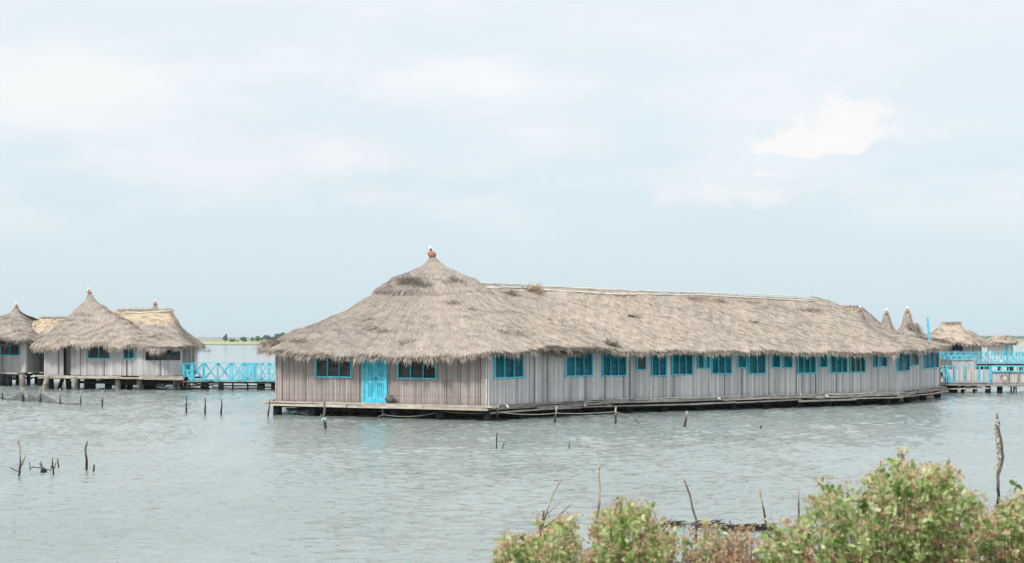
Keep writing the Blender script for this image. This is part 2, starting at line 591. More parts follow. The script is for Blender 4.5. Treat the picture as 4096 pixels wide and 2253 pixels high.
def thatch_roof(parent, eave, A, B, prof, dens=200, L=0.42, wd=0.022, fringe=150, flen=0.34, lump=0.05,
                tone_fn=None, neck=0.1, nv=40, name='roof', step=None, seed=3, fdrop=None, thick=0.2, back=0.2):
    """eave: closed polygon of (x,y,z); A,B: ridge ends (x,y,z), equal for a cone; prof: (v, drop) pairs.
    Returns one mesh: the thatch body with thousands of separate straws and the hanging fringe."""
    g = np.random.default_rng(seed)
    A, B = np.array(A, float), np.array(B, float)
    per = 0
    E, per = smooth_loop(eave, 3, 16)
    nu = max(60, int(per / 0.3))
    E, per = smooth_loop(eave, 3, nu)
    ab = B - A
    l2 = (ab[:2] ** 2).sum()
    tt = np.clip(((E[:, :2] - A[:2]) @ ab[:2]) / l2, 0, 1) if l2 > 1e-6 else np.zeros(nu)
    T = A + tt[:, None] * ab
    dirs = E[:, :2] - T[:, :2]
    dl = np.linalg.norm(dirs, axis=1)
    T = T.copy()
    T[:, :2] += dirs / dl[:, None] * neck
    pv, pd = np.array([p[0] for p in prof]), np.array([p[1] for p in prof])
    nz, nz2 = SNoise(2.6, seed=seed), SNoise(0.7, seed=seed + 5)

    def surf(u, v):
        """u in 0..nu (float, wraps), v 0..1 -> points"""
        i0 = np.floor(u).astype(int) % nu
        fr = (u - np.floor(u))[:, None]
        i1 = (i0 + 1) % nu
        e = E[i0] * (1 - fr) + E[i1] * fr
        t0 = T[i0] * (1 - fr) + T[i1] * fr
        P = t0 + (e - t0) * v[:, None]
        h = np.interp(v, pv, pd)
        P[:, 2] = t0[:, 2] + (e[:, 2] - t0[:, 2]) * h
        am = np.minimum(1, v * 4 + 0.15)
        P[:, 2] += (nz(P) * lump + nz2(P) * lump * 0.35) * am
        if step is not None:
            P[:, 2] += step(P, v)
        return P

    uu, vv = np.meshgrid(np.arange(nu), np.linspace(0, 1, nv), indexing='ij')
    G = surf(uu.ravel().astype(float), vv.ravel())
    GU = G.copy()
    GU[:, 2] -= thick * (0.35 + 0.65 * vv.ravel())
    ii, jj = np.meshgrid(np.arange(nu), np.arange(nv - 1), indexing='ij')
    a = (ii * nv + jj).ravel()
    b = (((ii + 1) % nu) * nv + jj).ravel()
    q = np.stack([a, a + 1, b + 1, b], axis=1)
    n0 = len(G)
    q2 = q[:, ::-1] + n0
    ea = np.arange(nu) * nv + nv - 1
    eb = np.roll(ea, -1)
    q3 = np.stack([ea, ea + n0, eb + n0, eb], axis=1)
    tp = np.arange(nu) * nv
    tq = np.roll(tp, -1)
    q4 = np.stack([tp, tq, tq + n0, tp + n0], axis=1)
    Vs = [G, GU]
    Qs = [q, q2, q3, q4]
    # straws
    pa, pb, pc, pdd = G[q[:, 0]], G[q[:, 1]], G[q[:, 2]], G[q[:, 3]]
    nrm = np.cross(pb - pa, pdd - pa)
    area = np.linalg.norm(np.cross(pc - pa, pb - pdd), axis=1) / 2
    nn = nrm / np.maximum(np.linalg.norm(nrm, axis=1), 1e-9)[:, None]
    nn *= np.sign(nn[:, 2:3] + 1e-9)
    tocam = np.array([0, 0, H]) - pa
    tocam /= np.linalg.norm(tocam, axis=1)[:, None]
    facing = (nn * tocam).sum(axis=1)
    wgt = area * np.where(facing > -0.12, 1.0, back)
    N = int(wgt.sum() * dens)
    cell = g.choice(len(q), N, p=wgt / wgt.sum())
    u = ii.ravel()[cell] + g.random(N)
    v = (jj.ravel()[cell] + g.random(N)) / (nv - 1)
    dv = 0.012
    P0 = surf(u, v)
    P1 = surf(u, np.minimum(v + dv, 1.0) + np.where(v + dv > 1, 0, 0))
    P2 = surf(u + 0.2, v)
    d = P1 - P0
    bad = np.linalg.norm(d, axis=1) < 1e-5
    d[bad] = (P0 - surf(u, v - dv))[bad]
    d /= np.linalg.norm(d, axis=1)[:, None]
    s = P2 - P0
    s -= (s * d).sum(axis=1)[:, None] * d
    s /= np.maximum(np.linalg.norm(s, axis=1), 1e-6)[:, None]
    nr = np.cross(s, d)
    nr *= np.sign(nr[:, 2:3] + 1e-9)
    slopeLen = L * g.uniform(0.5, 1.4, N)
    roll = g.normal(0, 0.21, N)
    yaw = g.normal(0, 0.17, N) + 0.08 * nz(P0 * 0.8)
    d2 = d * np.cos(yaw)[:, None] + s * np.sin(yaw)[:, None]
    s2 = np.cross(d2, nr)
    wv = s2 * np.cos(roll)[:, None] + nr * np.sin(roll)[:, None]
    hw = wd * g.uniform(0.5, 1.5, N)[:, None]
    lift = g.uniform(0.004, 0.028, N)[:, None] * (L / 0.42)
    r0 = P0 + nr * 0.012
    r1 = P0 + d2 * slopeLen[:, None] + nr * lift
    S = np.stack([r0 - wv * hw, r0 + wv * hw, r1 + wv * hw * 0.35, r1 - wv * hw * 0.35], axis=1).reshape(-1, 3)
    sq = np.arange(4 * N).reshape(N, 4) + 2 * n0
    Vs.append(S)
    Qs.append(sq)
    # fringe
    NF = int(per * fringe)
    fu = g.random(NF) * nu
    cl = SNoise(1.3, 10, seed + 9)
    cl2 = SNoise(0.45, 10, seed + 12)
    cl3 = SNoise(0.16, 12, seed + 15)
    fv_ = 1 - g.random(NF) ** 2 * 0.05
    Q0 = surf(fu, fv_)
    Q1 = surf(fu, fv_ - 0.03)
    dd = Q0 - Q1
    dd /= np.linalg.norm(dd, axis=1)[:, None]
    tang = surf(fu + 0.3, fv_) - Q0
    tang /= np.linalg.norm(tang, axis=1)[:, None]
    layer = g.random(NF)
    Q0 = Q0 - np.array([0, 0, 1]) * (layer * thick * 1.05)[:, None]
    ln = flen * (0.62 + 0.15 * cl(Q0) + 0.20 * cl2(Q0) + 0.20 * cl3(Q0)) * g.uniform(0.55, 1.35, NF)
    if fdrop is not None:
        ln = ln + fdrop(Q0)
    ln = np.maximum(ln, 0.06)
    down = g.uniform(0.25, 0.9, NF)[:, None]
    jit = tang * g.normal(0, 0.22, NF)[:, None]
    m1 = Q0 + (dd * 1.0 + jit + np.array([0, 0, -0.25]) * down) * (ln * 0.5)[:, None]
    m2 = m1 + (dd * 0.42 + jit + np.array([0, 0, -1.0]) * down) * (ln * 0.62)[:, None]
    rr = g.normal(0, 0.5, NF)
    wv = tang * np.cos(rr)[:, None] + np.array([0, 0, 1]) * np.sin(rr)[:, None]
    hw = wd * 0.9 * g.uniform(0.5, 1.4, NF)[:, None]
    base_i = 2 * n0 + 4 * N
    S2 = np.stack([Q0 - wv * hw, Q0 + wv * hw, m1 + wv * hw * 0.9, m1 - wv * hw * 0.9,
                   m2 + wv * hw * 0.2, m2 - wv * hw * 0.2], axis=1).reshape(-1, 3)
    bb = np.arange(NF) * 6 + base_i
    Vs.append(S2)
    Qs.append(np.stack([bb, bb + 1, bb + 2, bb + 3], axis=1))
    Qs.append(np.stack([bb + 3, bb + 2, bb + 4, bb + 5], axis=1))
    VV = np.vstack(Vs)
    QQ = np.vstack(Qs)
    # tone
    def tones(P, vcoord, rnd, rw):
        br = 1.0 + rnd
        wm = 0.30 + rw
        if tone_fn is not None:
            b2, w2 = tone_fn(P, vcoord)
            br = br * b2
            wm = wm + w2
        return np.clip(br, 0.1, 1.7), np.clip(wm, 0, 1)
    b0, w0 = tones(G, vv.ravel(), -0.25, 0)
    pn = SNoise(1.1, 12, seed + 3)
    b1, w1 = tones(P0, v, g.normal(0, 0.11, N) + 0.02 * pn(P0), g.normal(0, 0.17, N) + 0.05 * pn(P0 + 7))
    b2_, w2_ = tones(Q0, fv_, g.normal(0.05, 0.2, NF), g.normal(0.08, 0.2, NF))
    br = np.concatenate([b0, b0 * 0.8, np.repeat(b1, 4), np.repeat(b2_, 6)])
    wm = np.concatenate([w0, w0, np.repeat(w1, 4), np.repeat(w2_, 6)])
    tone = np.stack([br, wm, br * 0, br * 0 + 1], axis=1)
    return np_mesh(name, VV, QQ, ['thatch'], None, tone, parent)


def tuft(parent, base, direc, n, L, wd, name='loose_straw', spread=0.5, bright=1.0, warm=0.5, size=0.2, seed=1):
    """an untidy tuft of straw standing out of a roof"""
    g = np.random.default_rng(seed)
    base, direc = np.array(base), np.array(direc, float)
    size = np.array(size)
    P = base + g.normal(0, 1, (n, 3)) * size
    d = direc + g.normal(0, spread, (n, 3))
    d /= np.linalg.norm(d, axis=1)[:, None]
    ln = L * g.uniform(0.4, 1.3, n)
    s = np.cross(d, g.normal(size=(n, 3)))
    s /= np.linalg.norm(s, axis=1)[:, None]
    q = P + d * ln[:, None]
    V_ = np.stack([P - s * wd, P + s * wd, q + s * wd * 0.3, q - s * wd * 0.3], axis=1).reshape(-1, 3)
    br = np.repeat(np.clip(bright * (1 + g.normal(0, 0.25, n)), 0.1, 2), 4)
    wm = np.repeat(np.clip(warm + g.normal(0, 0.2, n), 0, 1), 4)
    tone = np.stack([br, wm, br * 0, br * 0 + 1], axis=1)
    return np_mesh(name, V_, np.arange(4 * n).reshape(n, 4), ['thatch'], None, tone, parent)


# ------------------------------------------------------------------ walls, windows, decks
def plan(px, py, z0):
    Z = depth(py, z0)
    return np.array([(px - 2048) / F * Z, Z])


def hit(px, A, B):
    """where the sight line of column px crosses the wall A-B: distance along it, and depth"""
    kx = (px - 2048) / F
    dx, dy = B[0] - A[0], B[1] - A[1]
    t_ = (kx * A[1] - A[0]) / (dx - kx * dy)
    return t_ * math.hypot(dx, dy), A[1] + t_ * dy


def cane_wall(parent, A, B, z0, z1, holes=(), mtl='cane', wmin=0.025, wmax=0.055, bindings=(), seed=0, name='wall',
              canes=True, posts=()):
    rd = random.Random(seed)
    A, B = Vector((A[0], A[1])), Vector((B[0], B[1]))
    L = (B - A).length
    d = (B - A) / L
    nrm = Vector((d.y, -d.x))
    if nrm.dot(Vector((0, 0)) - A) < 0:
        nrm = -nrm
    mb = MB()
    pt = lambda s, n, z: (A.x + d.x * s + nrm.x * n, A.y + d.y * s + nrm.y * n, z)
    # backing panel around the holes
    cuts = sorted(set([0, L] + [h for hh in holes for h in hh[:2]]))
    for s0, s1 in zip(cuts[:-1], cuts[1:]):
        mid = (s0 + s1) / 2
        segs = [(z0, z1)]
        for h in holes:
            if h[0] < mid < h[1]:
                segs = [(z0, h[2]), (h[3], z1)]
        for a, b in segs:
            if b - a > 0.01:
                mb.prism([pt(s0, 0, a), pt(s1, 0, a), pt(s1, -0.05, a), pt(s0, -0.05, a)],
                         [pt(s0, 0, b), pt(s1, 0, b), pt(s1, -0.05, b), pt(s0, -0.05, b)], 1)
    if canes:
        s = 0.0
        while s < L - 0.01:
            wd = rd.uniform(wmin, wmax)
            if rd.random() < 0.03:
                s += rd.uniform(0.01, 0.03)
            mid = s + wd / 2
            segs = [(z0 - rd.uniform(-0.01, 0.04), z1)]
            for h in holes:
                if h[0] - 0.0 < mid < h[1] + 0.0:
                    segs = [(z0 - rd.uniform(-0.01, 0.04), h[2]), (h[3], z1)]
            th = rd.uniform(0.012, 0.04)
            ln = rd.uniform(-0.006, 0.006)
            for a, b in segs:
                if b - a < 0.02:
                    continue
                r0 = [pt(s, 0.003, a), pt(s + wd * 0.2, th, a), pt(s + wd * 0.8, th, a), pt(s + wd, 0.003, a)]
                r1 = [pt(s + ln, 0.003, b), pt(s + wd * 0.2 + ln, th, b), pt(s + wd * 0.8 + ln, th, b), pt(s + wd + ln, 0.003, b)]
                mb.prism(r0, r1, 0)
            s += wd * rd.uniform(0.98, 1.06)
    for zb in bindings:
        s = 0
        while s < L:
            e = min(L, s + rd.uniform(0.5, 1.4))
            zz = zb + rd.uniform(-0.012, 0.012)
            inh = any(h[0] < (s + e) / 2 < h[1] and h[2] < zz < h[3] for h in holes)
            if not inh:
                mb.beam(pt(s, 0.042, zz), pt(e, 0.042, zz), 0.004, 0.006, 3)
            s = e + 0.06
    for sp in posts:
        mb.tube([pt(sp, 0.05, z0 - 0.1), pt(sp, 0.05, z1)], 0.026, 7, 2)
    return mb.build(name, [mtl, 'backing', 'white', 'stake'], parent)


def window(parent, A, B, s0, s1, zb, zt, panes, glass='louvre_teal', frame='cyan_dark', fw=0.055, seed=0, lean=0.0):
    rd = random.Random(seed)
    A, B = Vector((A[0], A[1])), Vector((B[0], B[1]))
    d = (B - A).normalized()
    nrm = Vector((d.y, -d.x))
    if nrm.dot(-A) < 0:
        nrm = -nrm
    pt = lambda s, n, z: Vector((A.x + d.x * s + nrm.x * n, A.y + d.y * s + nrm.y * n, z))
    mb = MB()
    o = 0.05
    mb.beam(pt(s0 - fw, o, zb), pt(s1 + fw, o, zb), 0.08, fw)
    mb.beam(pt(s0 - fw, o, zt), pt(s1 + fw, o, zt), 0.08, fw)
    for i in range(panes + 1):
        sx = s0 + (s1 - s0) * i / panes
        wdt = fw * 0.85 if i in (0, panes) else fw * 0.5
        mb.beam(pt(sx, o - 0.002, zb + fw / 2), pt(sx + lean, o - 0.002, zt - fw / 2), 0.074, wdt, 0, (d.x, d.y, 0))
    fr = mb.build('window', frame, parent)
    pb = MB()
    for i in range(panes):
        a = s0 + (s1 - s0) * i / panes + 0.02
        b = s0 + (s1 - s0) * (i + 1) / panes - 0.02
        n = max(4, int((zt - zb) / 0.13))
        for j in range(n):
            za = zb + (zt - zb) * j / n
            zc = zb + (zt - zb) * (j + 1) / n
            t0 = rd.uniform(-0.010, 0.004)
            pb.add([pt(a, 0.012 + t0, za), pt(b, 0.012 + t0, za), pt(b, -0.02 + t0, zc), pt(a, -0.02 + t0, zc)], [(0, 1, 2, 3)])
    pb.build('pane', glass, fr)
    # dark inner back of the opening
    return fr


def edge_boards(mb, A, B, off, z, thick, depthw, rd, lmin=2.0, lmax=4.5, jz=0.02, mi=0, ends=0.0):
    A, B = Vector((A[0], A[1])), Vector((B[0], B[1]))
    L = (B - A).length
    d = (B - A) / L
    nrm = Vector((d.y, -d.x))
    if nrm.dot(-A) < 0:
        nrm = -nrm
    s = -ends
    while s < L + ends:
        e = min(L + ends, s + rd.uniform(lmin, lmax))
        o1, o2 = off + rd.uniform(-0.05, 0.06), off + rd.uniform(-0.05, 0.06)
        z1, z2 = z + rd.uniform(-jz, jz), z + rd.uniform(-jz, jz)
        p = (A.x + d.x * s + nrm.x * o1, A.y + d.y * s + nrm.y * o1, z1)
        q = (A.x + d.x * e + nrm.x * o2, A.y + d.y * e + nrm.y * o2, z2)
        mb.beam(p, q, depthw, thick * rd.uniform(0.75, 1.2), mi)
        s = e + rd.uniform(-0.25, 0.03)


def floor_slab(mb, pts, z0, z1, mi=0):
    mb.prism([(p[0], p[1], z0) for p in pts], [(p[0], p[1], z1) for p in pts], mi)


def stilt(parent, x, y, ztop, r=0.17, mtl='stilt', lean=(0, 0), n=10):
    mb = MB()
    mb.tube([(x + lean[0], y + lean[1], -0.5), (x + lean[0] * 0.4, y + lean[1] * 0.4, ztop * 0.5), (x, y, ztop)],
            [r * 1.05, r, r * 0.96], n)
    return mb.build('stilt', mtl, parent, True)


def finial(parent, c, s=1.0, tilt=(0, 0), patch=False, mtl='clay', gr=0.125):
    """clay pot turned over the roof tip with a milk-glass lamp globe on it"""
    mb = MB()
    mb.lathe(c, [(0.15 * s, -0.05 * s), (0.17 * s, 0.0), (0.155 * s, 0.04 * s), (0.24 * s, 0.12 * s), (0.285 * s, 0.24 * s),
                 (0.27 * s, 0.35 * s), (0.19 * s, 0.44 * s), (0.09 * s, 0.48 * s)], 18, 0, tilt)
    if patch:
        cx = Vector(c) + Vector((0.045 * s + tilt[0] * 0.3, -0.13 * s, 0.335 * s))
        ring = []
        for j in range(10):
            an = 2 * math.pi * j / 10
            ring.append(cx + Vector((math.cos(an) * 0.15 * s, -0.09 * s - 0.03 * s * math.cos(an) * 0, math.sin(an) * 0.075 * s - math.cos(an) * 0.05 * s)))
        mb.prism(ring, [p + Vector((0, 0.12 * s, 0.02 * s)) for p in ring], 1)
    pot = mb.build('finial_pot', [mtl, 'paint_dark'], parent, False)
    mb = MB()
    top = Vector(c) + Vector((tilt[0] * 0.5 * s, tilt[1] * 0.5 * s, 0.47 * s))
    mb.lathe(top, [(0.065 * s, 0), (0.065 * s, 0.13 * s)], 10, 0, tilt)
    mb.build('lamp_socket', 'stilt', pot)
    mb = MB()
    gc = top + Vector((tilt[0] * 0.22 * s, 0, 0.12 * s + gr * 0.9))
    prof = [(max(0.004, gr * math.sin(a)), -gr * math.cos(a)) for a in np.linspace(0.02, math.pi - 0.02, 10)]
    mb.lathe(gc, prof, 14)
    mb.build('lamp_globe', 'globe', pot, True)
    return pot


# ================================================================== SETTING
def build_water():
    t_in = np.arange(-0.50, 0.5001, 0.0024)
    t_out = np.array([-12, -6, -3, -2, -1.4, -1.0, -0.85, -0.75, -0.68, -0.62, -0.58, -0.55, -0.53, -0.515])
    T_ = np.concatenate([t_out, t_in, -t_out[::-1]])
    Zs = np.concatenate([np.array([9.0, 12.0]), np.arange(14, 40, 0.085), np.arange(40, 100, 0.2), np.arange(100, 200, 0.65),
                         np.geomspace(200, 14000, 60)])
    X = T_[None, :] * Zs[:, None]
    Y = np.repeat(Zs[:, None], len(T_), axis=1)
    P = np.stack([X.ravel(), Y.ravel()], axis=1)
    z = np.zeros(len(P))
    g = np.random.default_rng(5)
    # gusty patches
    pn = SNoise(14, 10, 3, 2)(P)
    pn2 = SNoise(4.5, 10, 4, 2)(P)
    gust = np.clip(0.85 + 0.12 * pn + 0.2 * pn2, 0.4, 1.5)
    tcol = np.abs(P[:, 0] / P[:, 1])
    side = np.clip((0.52 - tcol) / 0.05, 0, 1)
    n = 64
    lam = np.exp(g.uniform(math.log(0.24), math.log(1.0), n) )
    for i in range(n):
        an = R(-90 + 12) + g.normal(0, 0.5)
        kk = 2 * math.pi / lam[i]
        amp = 0.0058 * lam[i] ** 0.9 * g.uniform(0.6, 1.4)
        fade = np.clip((lam[i] * 260 - P[:, 1]) / (lam[i] * 130), 0, 1)      # the grid is too coarse for short waves far off
        ph = P[:, 0] * math.cos(an) * kk + P[:, 1] * math.sin(an) * kk + g.uniform(0, 6.28)
        sn = np.sin(ph)
        z += amp * (sn + 0.25 * np.cos(2 * ph)) * fade
    z *= 0.8 * gust * side * np.clip((230 - P[:, 1]) / 60, 0, 1) * np.clip((P[:, 1] - 13) / 2, 0, 1)
    V3 = np.column_stack([P, z])
    nr, nc = len(Zs), len(T_)
    ii, jj = np.meshgrid(np.arange(nr - 1), np.arange(nc - 1), indexing='ij')
    a = (ii * nc + jj).ravel()
    q = np.stack([a, a + 1, a + nc + 1, a + nc], axis=1)
    o = np_mesh('water', V3, q, ['water'], smooth=True)
    tag(o, 'rippled grey green lagoon water round the stilt huts', None, kind='structure')


build_water()

mb = MB()
nx = 90
xs = np.linspace(-2600, 3000, nx)
g = np.random.default_rng(8)
edge = 622 + 14 * np.sin(xs * 0.011) + 9 * np.sin(xs * 0.037 + 1) + np.where(xs > 120, 30, 0)
rows = [(-6, -0.4), (0, 0.12), (10, 0.42), (120, 0.5), (480, 0.6), (1400, 1.5), (13000, 3.2)]
vs_ = [(x, e + r_, z_) for r_, z_ in rows for x, e in zip(xs, edge)]
fs = [(i * nx + j, i * nx + j + 1, (i + 1) * nx + j + 1, (i + 1) * nx + j) for i in range(len(rows) - 1) for j in range(nx - 1)]
mb.add(vs_, fs)
tag(mb.build('shore', 'land'), 'flat far shore of yellow green marsh and dry plain', None, kind='structure')

# the bank the photographer and the bushes stand on (below the picture)
mb = MB()
nz_ = SNoise(2.0, 10, 2, 2)
bx, by = np.linspace(-26, 26, 70), np.array([-22, -12, -6, -3, 0, 2, 4, 6, 8, 9.5, 11, 12.2, 13.2, 14.2, 15.5])
bz = np.array([2.2, 2.1, 2.0, 1.95, 1.9, 1.8, 1.6, 1.4, 1.15, 1.0, 0.8, 0.5, 0.2, -0.15, -0.8])
P = np.array([(x, y) for y in by for x in bx])
hh = np.repeat(bz, len(bx)) + 0.07 * nz_(P)
mb.add([(p[0], p[1] + 0.35 * math.sin(p[0] * 0.5), h) for p, h in zip(P, hh)],
       [(i * 70 + j, i * 70 + j + 1, (i + 1) * 70 + j + 1, (i + 1) * 70 + j) for i in range(len(by) - 1) for j in range(69)])
tag(mb.build('bank', 'bank', smooth=True), 'low earth bank under the foreground bushes', None, kind='structure')

# ================================================================== MAIN HALL
DK = 0.64
P0, P1, P2, P3, P4 = (plan(*a, DK) for a in ((1105, 1602), (1950, 1622), (2400, 1599), (3571, 1569), (3755, 1546)))
Cc = np.array([(1731 - 2048) / F * 60.7, 60.7])
hall = thing('thatched_hall', (Cc[0], Cc[1], 0), 'long grey bamboo hall on stilts with a vast thatched roof and bright blue double door', 'stilt hall')


def ob(p, away, d):
    v = np.array(p) - np.array(away)
    return p + v / np.linalg.norm(v) * d


# --- roofs
pav = [(*ob(P0, Cc, 1.15), 3.05), (*((P0 * 0.75 + P1 * 0.25) + np.array([-0.35, -0.85])), 2.90), (*((P0 + P1) / 2 + np.array([-0.35, -0.85])), 2.80),
       (*((P0 * 0.2 + P1 * 0.8) + np.array([-0.3, -0.9])), 2.78), (*ob(P1, Cc, 1.05), 2.90), (*(P1 * 0.72 + P2 * 0.28 + np.array([0.65, -0.6])), 3.13), (*((P1 + P2) / 2 + np.array([0.6, -0.6])), 3.14),
       (*(P2 + np.array([1.15, -0.6])), 3.12), (5.4, 66.8, 3.0), (0.5, 71.5, 3.0), (-7.5, 71.5, 3.0), (-12.2, 66.5, 3.0)]
APZ = H + (HY - 1030) * 60.7 / F


def pav_tone(P, v):
    br = np.ones(len(P))
    wm = np.zeros(len(P)) - 0.08
    # dark disturbed patches where the cap was mended
    px = 2048 + P[:, 0] / P[:, 1] * F
    an = np.degrees(np.arctan2(P[:, 1] - Cc[1], P[:, 0] - Cc[0]))
    nn_ = SNoise(0.8, 10, 77)(P)
    for (a0, a1, v0, v1, k_) in ((-134, -101, 0.205, 0.255, 0.4), (-78, -52, 0.215, 0.25, 0.5)):
        inside = np.clip(np.minimum(an - a0, a1 - an) / 7, 0, 1) * np.clip(np.minimum(v - v0, v1 - v) / 0.018 + 0.35 * nn_, 0, 1)
        br *= 1 - (1 - k_) * inside
        wm += 0.25 * inside
    lean = np.clip((an + 75) / 40, 0, 1)
    wm += 0.20 * lean * np.clip((v - 0.3) * 3, 0, 1)
    br *= 1 + 0.10 * lean
    streak = SNoise(0.5, 12, 31)(np.column_stack([an * 0.12, v * 1.2, v * 0]))
    br *= 1 + 0.05 * streak
    return br, wm


def pav_step(P, v):
    an = np.degrees(np.arctan2(P[:, 1] - Cc[1], P[:, 0] - Cc[0]))
    left = np.clip((-70 - an) / 35, 0, 1) * (an > -180) + (an > 100)
    up = np.where(v < 0.325, np.clip((v - 0.12) / 0.17, 0, 1), 0) * 0.22
    mid = np.clip(1 - np.abs(v - 0.235) / 0.03, 0, 1) * 0.12 * (np.clip(np.minimum(an + 140, -98 - an) / 6, 0, 1) + np.clip(np.minimum(an + 80, -50 - an) / 6, 0, 1))
    return up * np.clip(left + 0.15, 0, 1) - mid * 0.2


prof_p = [(0, 0), (0.02, 0.055), (0.05, 0.10), (0.205, 0.255), (0.32, 0.405), (0.34, 0.43), (0.535, 0.62), (0.875, 0.895), (1, 1)]
roof = thatch_roof(hall, pav, (*Cc, APZ), (*Cc, APZ), prof_p, dens=620, L=0.27, wd=0.0105, fringe=330, flen=0.30, tone_fn=pav_tone,
                   neck=0.16, step=pav_step, seed=3, fdrop=lambda Q: np.where(2048 + Q[:, 0] / Q[:, 1] * F > 1955, -0.10, 0.02), lump=0.035, nv=60)
for (x_, y_, hx, hy, n_, b_) in ((1606, 1118, 17, 5, 420, 0.40), (1640, 1114, 17, 6, 560, 0.28), (1668, 1124, 14, 7, 480, 0.32), (1700, 1138, 16, 6, 420, 0.38), (1812, 1112, 14, 5, 260, 0.5),
                                 (1836, 1122, 14, 5, 260, 0.42), (1862, 1136, 12, 5, 170, 0.55), (1560, 1140, 16, 5, 220, 0.65), (1722, 1150, 10, 5, 160, 0.6)):
    rr_ = 2.05 if x_ < 1760 else 1.9
    a_ = math.asin(max(-1, min(1, ((x_ - 2048) / F * 58.9 - Cc[0]) / rr_)))
    p_ = at(x_, y_, Cc[1] - rr_ * math.cos(a_) - 0.12)
    tuft(roof, tuple(p_), (math.sin(a_) * 0.6, -0.7, -0.5), int(n_ * 0.6), 0.14, 0.010, 'loose_straw', 0.6, b_ * 0.5 + 0.38, 0.5, (hx / F * 60, 0.10, hy / F * 60), int(x_))
# the shaggy lip of the mended cap, left half
capE = []
g = np.random.default_rng(4)
n = 5200
an = np.radians(-185 + 95 * g.random(n) ** 1.25)
E_, _p = smooth_loop(pav, 3, 400)
ea = np.arctan2(E_[:, 1] - Cc[1], E_[:, 0] - Cc[0])
idx = np.array([np.argmin(np.abs(np.angle(np.exp(1j * (ea - a))))) for a in an])
Ep = E_[idx]
v = g.uniform(0.24, 0.326, n)
rampl = np.clip((-88 - np.degrees(an)) / 25, 0, 1)
edge_n = SNoise(0.5, 10, 61)(np.column_stack([Ep, ])) * 0.012
v = v + edge_n
base = np.column_stack([Cc[0] + (Ep[:, 0] - Cc[0]) * v, Cc[1] + (Ep[:, 1] - Cc[1]) * v, APZ + (Ep[:, 2] - APZ) * np.interp(v, [p[0] for p in prof_p], [p[1] for p in prof_p]) + 0.02 + 0.22 * rampl * np.clip((v - 0.12) / 0.17, 0, 1)])
d = np.column_stack([Ep[:, 0] - Cc[0], Ep[:, 1] - Cc[1], -0.66 * np.linalg.norm(Ep[:, :2] - Cc, axis=1)])
d /= np.linalg.norm(d, axis=1)[:, None]
d += g.normal(0, 0.14, (n, 3))
ln = g.uniform(0.10, 0.34, n)
s_ = np.cross(d, np.array([0, 0, 1.0]))
s_ /= np.linalg.norm(s_, axis=1)[:, None]
q_ = base + d * ln[:, None]
V_ = np.stack([base - s_ * 0.02, base + s_ * 0.02, q_ + s_ * 0.006, q_ - s_ * 0.006], axis=1).reshape(-1, 3)
br = np.repeat(np.clip(1.22 + g.normal(0, 0.2, n), 0.3, 1.7), 4)
tone = np.stack([br, br * 0 + 0.2, br * 0, br * 0 + 1], axis=1)
for a_, v_, n_, L_, b_ in ((-118, 0.72, 160, 0.22, 0.8), (-112, 0.74, 120, 0.2, 0.75), (-150, 0.93, 300, 0.3, 0.7), (-143, 0.90, 260, 0.28, 0.8), (-158, 0.95, 200, 0.3, 0.65), (-72, 0.42, 150, 0.2, 0.7),
                       (-66, 0.50, 90, 0.2, 0.75), (-62, 0.80, 160, 0.24, 0.75), (-55, 0.84, 120, 0.22, 0.8), (-128, 0.62, 130, 0.22, 0.85), (-98, 0.86, 120, 0.2, 0.8), (-88, 0.70, 80, 0.18, 0.85)):
    e_ = E_[np.argmin(np.abs(np.angle(np.exp(1j * (ea - math.radians(a_))))))]
    p_ = (Cc[0] + (e_[0] - Cc[0]) * v_, Cc[1] + (e_[1] - Cc[1]) * v_, APZ + (e_[2] - APZ) * np.interp(v_, [p[0] for p in prof_p], [p[1] for p in prof_p]) + 0.05)
    tuft(roof, p_, (math.cos(math.radians(a_)), math.sin(math.radians(a_)), -0.3), n_, L_, 0.010, 'loose_straw', 0.45, b_, 0.6, (0.26, 0.10, 0.05), 700 + n_ + int(v_ * 100))
np_mesh('roof_cap', V_, np.arange(4 * n).reshape(n, 4), ['thatch'], None, tone, roof)
finial(roof, (Cc[0], Cc[1], APZ - 0.04), 0.74, (-0.22, 0), True, gr=0.085)

Rg0 = np.array([(1890 - 2048) / F * 60.7, 60.7, H + (HY - 1133) * 60.7 / F])
Rg1 = np.array([(3290 - 2048) / F * 70.9, 70.9, H + (HY - 1198) * 70.9 / F])
nrm = np.array([0.449, -0.893])
far = np.array([0.893, 0.449])
hal = [(*(P1 + np.array([2.0, 1.6])), 2.85), (*(P2 + nrm * 0.85 + far * -0.5), 2.98), (*(P2 * 0.6 + P3 * 0.4 + nrm * 0.85), 2.94),
       (*(P2 * 0.2 + P3 * 0.8 + nrm * 0.85), 2.84), (*(P3 + nrm * 0.85 + far * 0.4), 2.86), (*((P3 + P4) / 2 + np.array([0.75, -0.5])), 2.98),
       (*(P4 + np.array([1.0, 0.0])), 3.08), (25.2, 82.0, 3.1), (*(Rg1[:2] - nrm * 6.2 + far * 1), 3.0), (*(Rg0[:2] - nrm * 6.2), 3.0), (*(Rg0[:2] - far * 3), 3.0)]


def hall_tone(P, v):
    br = 1.10 + 0.03 * SNoise(5, 8, 5)(P)
    wm = np.zeros(len(P)) + 0.04
    top = np.clip(1 - v / 0.10, 0, 1)
    wm = wm + 0.28 * np.clip(1 - v / 0.12, 0, 1)
    return br, wm


def hip_step(P, v):
    s1_ = np.clip(((P[:, :2] - Rg1[:2]) @ far - 0.2) / 2.0, 0, 1)
    return -0.42 * s1_ * np.sin(np.pi * np.clip(v, 0, 1))


